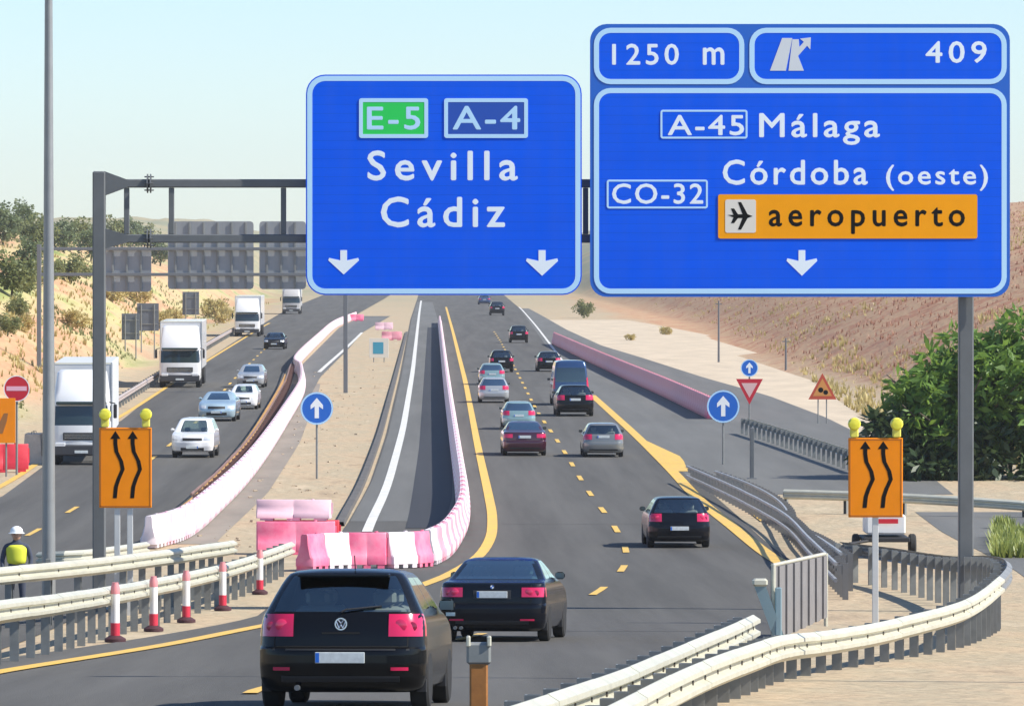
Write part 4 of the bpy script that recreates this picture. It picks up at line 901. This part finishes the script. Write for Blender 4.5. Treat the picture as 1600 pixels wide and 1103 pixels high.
# black hatchback nearest the camera
o, surf, patch, sl = car(531, 1112, 263, 'hatch', PBLACK, 'black hatchback nearest the camera at the bottom of the picture', yaw=4.7, hi=True, plate_z=.555)
BADGE = mat('badge_silver', (.70, .72, .74), .2, .8)
yb = surf(-1, .91, 0)
e = MB().lathe([(.0, -.012), (.06, -.012), (.066, -.006), (.066, .02)], 24, Matrix.Translation((0, yb, .905)), 'y').build('badge', mat('badge_dark', (.05, .05, .055), .3, .5), o, True)
hring(MB(), (0, .905), .052, .066, yb - .018, yb - .008, 24).build('badge_ring', BADGE, e)
mb = MB()
for (xa, za), (xb, zb_) in (((-.034, .05), (-.002, .008)), ((.034, .05), (.002, .008)), ((-.048, .025), (-.02, -.045)), ((-.02, -.045), (0, -.005)), ((0, -.005), (.02, -.045)), ((.02, -.045), (.048, .025))):
    mb.tube([(xa, yb - .014, .905 + za), (xb, yb - .014, .905 + zb_)], .0055, 6)
mb.build('badge_emblem', BADGE, e)
MB().tube([(0, surf(-1, 1.03, 0) - .03, 1.03), (.05, surf(-1, 1.05, 0) - .03, 1.055), (.42, surf(-1, 1.09, .42) - .02, 1.09)], .011, 6).build('rear_wiper', DARK, o)
MB().bbox((0, -1.66, 1.412), (.98, .16, .035), .014).build('roof_spoiler', PBLACK, o, True)
SHUT = mat('shut_line', (.001, .001, .001), .9)
for sx in (-.70, .70): patch('hatch_gap', -1, .67, 1.02, sx - .006, sx + .006, SHUT, .002, nx=1, nz=8)
patch('hatch_gap', -1, .664, .676, -.70, .70, SHUT, .003, nx=12, nz=1)
patch('handle_recess', -1, .80, .82, -.2, .2, SHUT, .003)
patch('bumper_step', -1, .63, .648, -.72, .72, mat('satin_black', (.02, .02, .02), .5), .008)
for sx in (-.62, .62): patch('reflector', -1, .42, .455, sx - .09, sx + .09, TLM, .01)
MB().tube([(-.45, -2.13, .24), (-.45, -1.9, .24)], .03, 10).build('exhaust_pipe', STEEL, o)
MB().tube([(.1, -1.45, 1.47), (.1, -1.55, 1.62)], .006, 5).build('aerial', DARK, o)
# black sedan ahead of it
o, surf, patch, sl = car(768, 1004, 168, 'sedan', PBLK2, 'black saloon just ahead of the nearest hatchback', yaw=6.5, hi=True, plate_z=.80, glass=TEALS)
yb = surf(-1, .90, 0); e = MB().lathe([(.0, -.01), (.04, -.01), (.042, .02)], 20, Matrix.Translation((0, yb, .93)), 'y').build('badge', DARK, o, True)
mb = MB()
for k in range(4):
    a0 = k * math.pi / 2; mb2 = MB().prism([(0, .93)] + [(.03 * math.cos(a0 + t * math.pi / 12), .93 + .03 * math.sin(a0 + t * math.pi / 12)) for t in range(7)], 'y', yb - .014, yb - .0102); mb2.build('badge_quarter', WHITE if k % 2 else DBLUE, e)
for sx in (-.6, .6): patch('reflector', -1, .36, .39, sx - .12, sx + .12, TLM, .01)
for sx in (-.62, -.52): MB().tube([(sx, -2.30, .24), (sx, -2.05, .24)], .03, 10).build('exhaust_pipe', STEEL, o)
for sx in (-.66, .66): patch('boot_gap', -1, .66, .97, sx - .006, sx + .006, SHUT, .002, nx=1, nz=8)
patch('boot_gap', -1, .655, .667, -.66, .66, SHUT, .003, nx=12, nz=1)
patch('number_plate_recess', -1, .725, .875, -.32, .32, DARK, .004)
patch('rear_fog_light', -1, .44, .50, -.78, -.62, mat('clear_lens', (.6, .7, .68), .15), .012)
# the rest of the traffic going away
car(1062, 857, 97, 'hatch', PBLK2, 'small black hatchback in the right lane near the yellow edge line', yaw=-1.0, hi=True, plate_z=.58, hscale=.97)
car(943, 715, 63, 'hatch', PGRY, 'grey hatchback in the right lane behind the pair with the blue van', yaw=-.5, plate_z=.90)
car(820, 713, 68, 'sedan', PMAR, 'dark maroon saloon with pale teal rear window, last of the left lane queue', yaw=-.8, glass=TEALG, plate_z=.8)
car(811, 672, 52, 'hatch', PTEAL, 'pale teal car directly ahead of the dark maroon saloon', yaw=-.8, glass=TEALG)
car(772, 630, 47, 'hatch', PSIL, 'silver hatchback in the left lane by the yellow line', yaw=-.6, glass=TEALG)
car(769, 602, 40, 'hatch', PTEAL, 'pale teal car half hidden ahead of the silver hatchback in the left lane', yaw=-.6, glass=TEALG)
car(784, 582, 37, 'suv', PBLACK, 'black estate car at the head of the left lane queue', yaw=-.8)
car(899, 651, 58, 'hatch', PBLACK, 'black hatchback right behind the blue van', yaw=-1.2, plate_z=.8)
car(892, 634, 56, 'van', PBLU, 'dark blue van in the right lane', yaw=-1.2, name='van', cat='van', glass=DGLASS)
car(858, 581, 37, 'hatch', PBLACK, 'dark hatchback just ahead of the blue van', yaw=-1.2)
car(811, 536, 29, 'suv', PBLACK, 'small dark car alone beyond the left lane queue', yaw=-1)
car(777, 493, 24, 'suv', PBLK2, 'tiny dark car far up the road below the blue sign', yaw=-1)
car(757, 476, 20, 'sedan', PBLU, 'tiny blue-grey car at the bottom edge of the left blue sign', yaw=-1)
# oncoming
car(300, 716, 66, 'suv', PWHT, 'white off-roader with dark bumper coming towards us', facing='to', yaw=2)
car(338, 659, 58, 'sedan', PLBL, 'pale blue saloon in the oncoming lanes', facing='to', yaw=2, glass=TEALG)
car(379, 640, 45, 'hatch', PWHT, 'white hatchback next to the pale blue saloon', facing='to', yaw=2)
car(391, 606, 42, 'hatch', PSIL, 'silver car behind the white hatchback in the oncoming lanes', facing='to', yaw=2, glass=TEALG)
car(428, 546, 33, 'sedan', PBLACK, 'black car in the oncoming lanes before the far trucks', facing='to', yaw=2)

# ------------------------------------------------------------------ trucks
def truck(px, py, wpx, hpx, label, cabm, boxm, yaw=1.5, kind=0):
    d = gy(py); k = d / F; W = max(2.3, min(2.62, wpx * k)); H = max(3.6, min(4.1, hpx * k)); X = (px - VX) * k
    Lc, Lt = 2.25, 13.2 if kind == 0 else 7.5
    o = thing('truck', label, 'truck', (X, d, road_z(d) + .012), 'trucks coming towards us'); o.rotation_euler = (0, 0, R(-yaw))
    hw = W / 2 - .03; ch = H - .25                           # local: front face at y=0 facing -Y, body towards +Y
    # cab as stacked rounded slices
    rz_ = [(.45, .02, hw - .05), (.6, 0, hw), (1.1, 0, hw), (1.55, .02, hw), (2.3, .16, hw - .02), (2.55, .22, hw - .04), (2.9, .40, hw - .06), (ch - .1, .85, hw - .16), (ch, 1.05, hw - .28)]
    mb = MB(); N = 0; wn = []; bd = []
    for z_, yf, w_ in rz_:
        c = .16; ring_ = [(-w_, Lc), (-w_, yf + c * 1.6), (-w_ + c * .5, yf + c * .5), (-w_ + c * 1.6, yf), (0, yf - .03), (w_ - c * 1.6, yf), (w_ - c * .5, yf + c * .5), (w_, yf + c * 1.6), (w_, Lc)]; N = len(ring_); mb.v += [(x, y_, z_) for x, y_ in ring_]
    for i in range(len(rz_) - 1):
        for j in range(N):
            f = (i * N + j, i * N + (j + 1) % N, i * N + N + (j + 1) % N, i * N + N + j)
            (wn if i == 3 and 2 <= j <= 5 else bd).append(f)
    mb.f = bd + [tuple(range(N)), tuple(range((len(rz_) - 1) * N, len(rz_) * N))]
    cab = mb.build('cab', cabm, o, True)
    w2 = MB(); w2.v = list(mb.v); w2.f = wn; w2.v = [(x, y_ + .004, z_) for x, y_, z_ in w2.v]; ids = sorted({v for f in wn for v in f}); w2.v, mpv = [w2.v[v] for v in ids], {v: q for q, v in enumerate(ids)}; w2.f = [tuple(mpv[v] for v in f) for f in wn]
    w2.build('windscreen', mat('truck_glass', (.02, .035, .035), .08, coat=1), o, True)
    MB().bbox((0, .06, 2.42), (W * .86, .3, .12), .03).build('sun_visor', mat('visor_dark', (.03, .05, .05), .3), cab)
    g_ = MB().bbox((0, -.02, 1.12), (W * .62, .06, .30), .02).build('grille', DARK, cab)
    for zz in (1.05, 1.12, 1.19): MB().box((0, -.055, zz), (W * .58, .012, .02)).build('grille_bar', CHROME, g_)
    MB().bbox((0, -.03, .58), (W * .94, .16, .42), .05).build('bumper', mat('bumper_dark', (.04, .04, .045), .5) if kind != 2 else cabm, o)
    for s_ in (-1, 1):
        MB().bbox((s_ * W * .36, -.06, .80), (.42, .10, .18), .03).build('headlight', HLM, cab)
        mi = MB().tube([(s_ * (hw - .03), .2, 2.45), (s_ * (hw + .2), .12, 2.4)], .025, 6).build('mirror_arm', DARK, cab); MB().bbox((s_ * (hw + .2), .12, 2.1), (.14, .1, .55), .03).build('mirror', DARK, mi)
        MB().bbox((s_ * (hw + .003), .95, 2.0), (.012, .75, .62), .004).build('side_window', MATS['truck_glass'], cab)
    MB().bbox((0, -.115, .52), (.52, .02, .11), .004).build('number_plate', PLATE, o)
    for s_ in (-1, 1): MB().box((s_ * .3, .10, 2.0), (.9, .015, .015), M=Matrix.Rotation(R(s_ * 8), 4, 'Y')).build('wiper', DARK, cab)
    y0 = Lc + .45
    b = MB().bbox((0, y0 + Lt / 2, (1.12 + H) / 2), (W, Lt, H - 1.12), .03).build('cargo_box', boxm, o)
    for s_ in (-1, 1):
        MB().box((s_ * (W / 2 - .02), y0 - .004, (1.12 + H) / 2), (.06, .03, H - 1.12)).build('corner_post', ALU, b)
    MB().box((0, y0 + .0, H - .03), (W, .03, .07)).build('top_rail', mat('rail_cream', (.72, .70, .58), .5), b)
    MB().bbox((0, (y0 + Lt) / 2, .98), (.9, y0 + Lt - 1, .22), .02).build('chassis', DARK, o)
    for yy in ([.95, Lc + 1.6] + ([y0 + Lt - 4.2, y0 + Lt - 2.9, y0 + Lt - 1.6] if kind == 0 else [y0 + Lt - 1.6])):
        for s_ in (-1, 1):
            wv = MB().lathe([(.28, -.15), (.46, -.15), (.5, -.11), (.5, .11), (.46, .15), (.28, .15)], 20, Matrix.Translation((s_ * (W / 2 - .18), yy, .5)), 'x').build('wheel', RUB, o, True)
            MB().lathe([(.0, -.1), (.29, -.1), (.29, .1), (.0, .1)], 14, Matrix.Translation((s_ * (W / 2 - .16), yy, .5)), 'x').build('rim', ALU, wv, True)
TWH = mat('truck_white', (.80, .80, .79), .35, 0, .06, 1.5, coat=.5); TGR = mat('cargo_grey', (.60, .61, .62), .5, 0, .1, 1)
truck(127, 727, 92, 158, 'nearest white truck at the left, half behind the lamp column and gantry post', TWH, TGR, yaw=-2)
truck(281, 606, 70, 107, 'white truck in the middle of the three white oncoming trucks', TWH, TWH, yaw=-1.0)
truck(386, 526, 46, 68, 'farther white truck below the grey sign backs', TWH, TWH, yaw=0)
truck(455, 491, 38, 42, 'farthest truck with dark windscreen beside the left blue sign', mat('truck_grey', (.45, .44, .43), .4), TWH, yaw=0, kind=1)

# ------------------------------------------------------------------ worker behind the left guardrail
wx, wy = (26 - VX) * 107.5 / F, 107.5; wz = tz(wx, wy)
P = thing('person', 'person in yellow vest and white helmet behind the left guardrails', 'person', (wx, wy, wz))
def skin(name, J, E, m, parent, root=0, sub_=2):
    me = bpy.data.meshes.new(name); me.from_pydata([j[0] for j in J], E, []); ob = bpy.data.objects.new('tmp_' + name, me); COL.objects.link(ob)
    ob.modifiers.new('Skin', 'SKIN'); sv = me.skin_vertices[0].data
    for i, j in enumerate(J): sv[i].radius = j[1] if isinstance(j[1], tuple) else (j[1], j[1]); sv[i].use_root = i == root
    sb = ob.modifiers.new('Sub', 'SUBSURF'); sb.levels = sub_; sb.render_levels = sub_
    bpy.context.view_layer.update(); r = bpy.data.meshes.new_from_object(ob.evaluated_get(bpy.context.evaluated_depsgraph_get())); bpy.data.objects.remove(ob)
    r.materials.clear(); r.materials.append(m); r.polygons.foreach_set('use_smooth', [True] * len(r.polygons)); return link(name, r, parent)
J = [((0, 0, .92), (.15, .11)), ((0, 0, 1.12), (.14, .10)), ((0, 0, 1.32), (.17, .11)), ((0, 0, 1.42), (.10, .08)), ((0, -.01, 1.48), .055), ((0, -.02, 1.54), (.07, .085)), ((0, -.015, 1.60), (.075, .09)),
     ((.20, 0, 1.36), .06), ((.27, .0, 1.10), .048), ((.25, -.12, .90), .038), ((.245, -.17, .84), (.02, .035)), ((-.20, 0, 1.36), .06), ((-.27, 0, 1.10), .048), ((-.25, -.12, .90), .038), ((-.245, -.17, .84), (.02, .035)),
     ((.10, 0, .84), .095), ((.11, -.02, .48), .065), ((.11, .02, .10), .045), ((.11, -.14, .05), (.045, .035)), ((-.10, 0, .84), .095), ((-.11, -.02, .48), .065), ((-.11, .02, .10), .045), ((-.11, -.14, .05), (.045, .035))]
E = [(0, 1), (1, 2), (2, 3), (3, 4), (4, 5), (5, 6), (2, 7), (7, 8), (8, 9), (9, 10), (2, 11), (11, 12), (12, 13), (13, 14), (0, 15), (15, 16), (16, 17), (17, 18), (0, 19), (19, 20), (20, 21), (21, 22)]
b = skin('body', J, E, mat('work_clothes', (.05, .06, .09), .9), P)
skin('vest', [((0, 0, .98), (.21, .15)), ((0, 0, 1.15), (.20, .145)), ((0, 0, 1.33), (.24, .155)), ((0, 0, 1.40), (.16, .12))], [(0, 1), (1, 2), (2, 3)], mat('hi_vis_yellow', (.70, .72, .05), .7), P)
for s_ in (-1, 1):
    for q in range(5):
        fx = s_ * .245 + (q - 2) * .018; ln = (.05, .075, .085, .078, .06)[q]
        skin('finger', [((fx, -.19, .82), .009), ((fx, -.205, .82 - ln * .5), .009), ((fx, -.20, .82 - ln), .007)], [(0, 1), (1, 2)], mat('skin', (.52, .30, .21), .6), P, sub_=1)
hd = MB().ball((0, -.025, 1.57), .098, 16, (.86, .98, 1.22)).build('head', mat('skin', (.52, .30, .21), .6), P, 'full')
for s_ in (-1, 1):
    MB().ball((s_ * .034, -.115, 1.59), .011, 8).build('eye', BLACK, hd, 'full'); MB().ball((s_ * .086, -.02, 1.575), .024, 8, (.4, .8, 1.2)).build('ear', MATS['skin'], hd, 'full')
MB().ball((0, -.125, 1.56), .018, 8, (.7, 1, 1.3)).build('nose', MATS['skin'], hd, 'full'); MB().box((0, -.112, 1.515), (.045, .01, .01)).build('mouth', mat('lips', (.35, .12, .10), .6), hd)
hm_ = MB().lathe([(.118, 0), (.12, .03), (.108, .075), (.075, .11), (.03, .128), (.0, .13)], 20, Matrix.Translation((0, -.02, 1.60))).build('helmet', WHITE, P, True)
MB().lathe([(.115, -.004), (.15, -.01), (.15, .0), (.115, .006)], 20, Matrix.Translation((0, -.035, 1.605))).build('brim', WHITE, hm_, True)
# ------------------------------------------------------------------ vegetation
def crown_mesh(name, m, rx, ry, rz, clumps, per, leaf, asp=1.0, seed=1, zc=0, droop=.2, shell=.55, clump_r=.28, up=0):
    r_ = random.Random(seed); v = []; f = []
    for c in range(clumps):
        while True:
            p = Vector((r_.uniform(-1, 1), r_.uniform(-1, 1), r_.uniform(-1, 1)))
            if shell < p.length < 1: break
        lump = .78 + .38 * vnoise(p.x * 2.3 + seed, p.y * 2.3 + p.z * 1.7); cc = Vector((p.x * rx * lump, p.y * ry * lump, p.z * rz * lump + zc)); cr = clump_r * r_.uniform(.6, 1.25) * (rx + rz) / 2
        for k in range(per):
            d_ = Vector((r_.gauss(0, 1), r_.gauss(0, 1), r_.gauss(0, .8))).normalized() * cr * r_.random() ** .5; q = cc + d_
            if q.z < .02: continue
            ax = (d_.normalized() * .8 + Vector((r_.gauss(0, .6), r_.gauss(0, .6), r_.gauss(0, .5) - droop + up))).normalized(); w_ = ax.cross(Vector((r_.gauss(0, 1), r_.gauss(0, 1), r_.gauss(0, 1)))).normalized()
            L = leaf * r_.uniform(.4, 1.5); W = L * asp * .5; b = len(v)
            v += [tuple(q), tuple(q + ax * L * .5 + w_ * W), tuple(q + ax * L), tuple(q + ax * L * .5 - w_ * W)]; f.append((b, b + 1, b + 2, b + 3))
    me = bpy.data.meshes.new(name); me.from_pydata(v, [], f); me.materials.append(m); return me
BARK = mat('bark', (.13, .10, .07), .9, 0, .4, 5)
def limbs(H, R0, n, spread, seed):
    r_ = random.Random(seed); mb = MB(); mb.tube([(0, 0, -.1), (.05 * H, .02 * H, H * .35), (.02 * H, -.02 * H, H * .8)], [R0, R0 * .75, R0 * .3], 8)
    for k in range(n):
        a = 2 * math.pi * k / n + r_.uniform(-.4, .4); z = H * r_.uniform(.12, .45); s_ = spread * r_.uniform(.6, 1)
        mb.tube([(.03 * H, 0, z), (s_ * .5 * math.cos(a), s_ * .5 * math.sin(a), z + H * .2), (s_ * math.cos(a), s_ * math.sin(a), z + H * r_.uniform(.3, .45))], [R0 * .5, R0 * .35, R0 * .12], 6)
    return mb
LG = leaf_mat('leaf_sunlit_green', (.20, .34, .05), (.06, .13, .025), .4); LD = leaf_mat('leaf_dark_green', (.06, .10, .03), (.028, .052, .02), .25)
LO = leaf_mat('leaf_olive', (.24, .26, .10), (.13, .16, .06), .4); LY = leaf_mat('leaf_straw', (.52, .44, .18), (.40, .35, .13), .35); LB = leaf_mat('dry_brown', (.46, .28, .18), (.36, .20, .125), .35)
# big bush on the right: one thing, crown in lobes, sunlit top painted in brighter leaf colour
bd_ = 211.0; bx = (1500 - VX) * bd_ / F; o = thing('oleander_bush', 'large dark green bush with bright leafy top behind the right gantry post', 'bush', (bx, bd_, tz(bx, bd_)))
limbs(5.0, .16, 11, 3.2, 4).build('trunk', BARK, o, True)
k_ = bd_ / F
lobes = [(1400, 715, 62, 95), (1455, 660, 78, 110), (1530, 620, 95, 120), (1610, 600, 110, 120), (1580, 720, 150, 110), (1690, 640, 110, 140), (1450, 745, 100, 70)]
for i, (px, py, rx, rz) in enumerate(lobes):
    c = A(px, py, bd_) - o.location; cm = crown_mesh('crown', LG if i in (1, 2, 3, 5) else LD, rx * k_ * .92, rx * k_ * .85, rz * k_ * .92, 135, 26, .46, .34, 20 + i, c.z, .25, .35, .15)
    q = link('crown', cm, o, (c.x, (i % 3 - 1) * .7, 0))
# trees and shrubs on the left slopes
LH = leaf_mat('leaf_grey_green', (.19, .24, .11), (.11, .145, .07), .4)
protos = [crown_mesh('crown', LH, 2.0, 2.0, 2.1, 70, 26, .34, .7, 31, 2.6, .1, .35, .26), crown_mesh('crown', LO, 2.2, 2.2, 1.7, 70, 24, .36, .7, 32, 2.2, .1, .35, .28), crown_mesh('crown', LY, 1.4, 1.4, 1.0, 40, 26, .34, .5, 33, .95, -.1, .3, .3, .3)]
trunks = [limbs(4.4, .13, 6, 1.4, 5).data('trunk', BARK, True), limbs(3.8, .12, 6, 1.5, 6).data('trunk', BARK, True), limbs(1.6, .05, 7, .9, 7).data('trunk', BARK, True)]
SCL = (.7, .7, .75)
def plant(px, d, kind, s_, label, cat='tree', group=None, rz=0, name='tree'):
    X = (px - VX) * d / F; o = thing(name, label, cat, (X, d, tz(X, d) - .05), group, rz); s_ *= SCL[kind]; o.scale = (s_, s_, s_ * (1 + .12 * math.sin(px)))
    link('trunk', trunks[kind], o); link('crown', protos[kind], o); return o
tl_ = [(4, 640, 0, 1.5, 'dark tree on the skyline at the left edge'), (34, 690, 0, 1.35, 'dark tree on the left skyline next to the lamp column'), (58, 660, 1, 1.3, 'olive tree just left of the lamp column on the skyline'), (100, 700, 0, 1.35, 'dark tree on the skyline right of the lamp column'),
       (124, 760, 1, 1.5, 'olive tree on the skyline just left of the gantry post'), (142, 720, 0, 1.3, 'dark tree on the skyline touching the gantry post'), (178, 980, 1, 1.9, 'hazy olive tree on the skyline right of the gantry post'), (205, 1040, 0, 1.8, 'hazy dark tree between the first two struts of the near gantry'),
       (226, 1080, 1, 1.7, 'hazy olive tree under the round flange of the near gantry'), (250, 900, 0, 1.5, 'green tree seen between two grey sign backs'), (18, 420, 1, 1.25, 'large olive bush low on the slope at the left edge'), (44, 470, 0, 1.0, 'dark bush low on the left slope near the lamp column'), (110, 520, 1, 1.0, 'olive shrub on the left slope between lamp column and gantry post')]
for i, (px, d, kd, s_, lab) in enumerate(tl_): plant(px, d, kd, s_, lab, group='trees on the left hillside', rz=i * 1.3)
xs_ = random.Random(77); ex = []
for i, w_ in enumerate(('lowest', 'second lowest', 'third lowest', 'fourth lowest', 'fifth lowest', 'sixth lowest', 'highest')): ex.append((8 + i * 21 + xs_.uniform(-6, 6), 360 + i * 38, 1, .55, 'small green scrub bush on the left slope, %s of the scattered row' % w_))
for i, (px, d, kd, s_, lab) in enumerate(ex): plant(px, d, kd, s_, lab, 'shrub', 'scrub on the left slope', i * 2.1, 'shrub')
sh = [(176, 560, 1.3, 'straw coloured shrub right beside the near gantry post'), (212, 640, 1.6, 'straw coloured shrub above the pair of dark sign backs'), (248, 600, 1.7, 'straw coloured shrub between the dark sign backs'), (268, 680, 1.5, 'straw coloured shrub left of the small dark sign back'), (335, 760, 1.6, 'straw coloured shrub left of the farther white truck'), (348, 700, 1.2, 'low straw shrub touching the farther white truck'), (118, 430, 1.0, 'straw shrub on the left slope above the nearest white truck'), (30, 380, .9, 'straw shrub above the no-entry sign')]
for i, (px, d, s_, lab) in enumerate(sh): plant(px, d, 2, s_, lab, 'shrub', 'straw coloured shrubs on the left', i * 1.1, 'shrub')
rsh = [(912, 760, 1, .8, 'low olive shrub below the gap between the two blue signs'), (1040, 600, 2, .6, 'dry shrub on the right dirt slope under the large sign'), (985, 560, 2, .5, 'small straw tuft on the right dirt slope under the large sign')]
for i, (px, d, kd, s_, lab) in enumerate(rsh): plant(px, d, kd, s_, lab, 'shrub', 'shrubs on the right dirt slope', i, 'shrub')
# dry weeds on the slopes: nobody could count them
def weeds(name, label, m, n, box, test, hgt, seed, wdt=.10):
    r_ = random.Random(seed); v = []; f = []; c = 0; tries = 0
    while c < n and tries < n * 12:
        tries += 1; Y = math.exp(r_.uniform(math.log(box[2]), math.log(box[3]))); X = (r_.uniform(box[0], box[1]) - VX) * Y / F
        if not test(X, Y): continue
        c += 1; z = tz(X, Y) - .03; h0 = hgt * r_.uniform(.4, 1.4)
        for k in range(5):
            a = r_.uniform(0, 6.28); dx, dy = math.cos(a), math.sin(a); lean = r_.uniform(.1, .6) * h0; w_ = wdt * h0 * 1.4; b = len(v)
            v += [(X - dy * w_, Y + dx * w_, z), (X + dy * w_, Y - dx * w_, z), (X + dx * lean, Y + dy * lean, z + h0)]; f.append((b, b + 1, b + 2))
    me = bpy.data.meshes.new(name); me.from_pydata(v, [], f); me.materials.append(m); o = link(name, me); o['kind'] = 'stuff'; tag(o, label, 'weeds'); return o
onR = lambda X, Y: X > (max(xat(SL_R, Y), 18) if Y > 190 else 24) + 7.5 + smooth((Y - 300) / 500) * 8
onL = lambda X, Y: X < xat(LC_L, Y) - 5
weeds('dry_weeds', 'dry brown weeds covering the right hillside', LB, 4000, (850, 1640, 240, 900), onR, .30, 51)
weeds('dry_weeds', 'straw coloured weeds scattered over the right hillside', LY, 2500, (850, 1640, 240, 900), lambda X, Y: onR(X, Y) and vnoise(X * .1, Y * .04) > .5, .34, 52)
weeds('dry_grass', 'straw coloured grass on the left slopes', LY, 2000, (-40, 420, 220, 1000), lambda X, Y: onL(X, Y) and vnoise(X * .12 + 5, Y * .03) > .42, .38, 53)
weeds('green_grass', 'green grass patches on the left slopes', LO, 1600, (-40, 420, 220, 800), lambda X, Y: onL(X, Y) and vnoise(X * .12 + 5, Y * .03) < .40, .36, 54)
weeds('green_grass', 'green grass beside the access road at the right edge', leaf_mat('grass_yellow_green', (.30, .34, .08), (.20, .25, .06), .35), 700, (1550, 1680, gy(872), gy(812)), lambda X, Y: vnoise(X * .9, Y * .25) > .45 + .25 * abs((Y - 158) / 18), .38, 55)
weeds('dry_grass', 'dry tufts along the edge of the pale dirt track', LY, 900, (1120, 1640, 215, 420), lambda X, Y: xat(trkr, Y) < X < xat(trkr, Y) + 3.5, .45, 56)
# loose stones on the sand of the median and the right verge
r_ = random.Random(9); mb = MB()
for k in range(160):
    if 1: Y = r_.uniform(150, 420); X = xat(LC_R, Y) + r_.uniform(1.2, max(1.6, xat(MC_L, Y) - xat(LC_R, Y) - .8))
    s_ = r_.uniform(.02, .07); mb.box((X, Y, tz(X, Y) + s_ * .25), (s_ * 2, s_ * 1.5, s_), M=Matrix.Rotation(r_.uniform(0, 3), 4, 'Z') @ Matrix.Rotation(r_.uniform(-.4, .4), 4, 'X'))
o = mb.build('loose_stones', mat('stone', (.46, .37, .26), .9, 0, .3, 2)); o['kind'] = 'stuff'; tag(o, 'loose stones on the sandy ground', 'stones')

# ------------------------------------------------------------------ air
mb = MB().box((0, 1500, 30), (3400, 3300, 72)); hz = bpy.data.materials.new('haze'); hz.use_nodes = True; t = hz.node_tree; t.nodes.remove(t.nodes['Principled BSDF'])
pv = t.nodes.new('ShaderNodeVolumePrincipled'); pv.inputs['Color'].default_value = (1, 1, 1, 1); pv.inputs['Density'].default_value = .00011; pv.inputs['Anisotropy'].default_value = .2
t.links.new(pv.outputs[0], t.nodes['Material Output'].inputs['Volume']); o = mb.build('haze', hz); o['kind'] = 'stuff'; tag(o, 'pale summer haze over the whole road', 'haze')
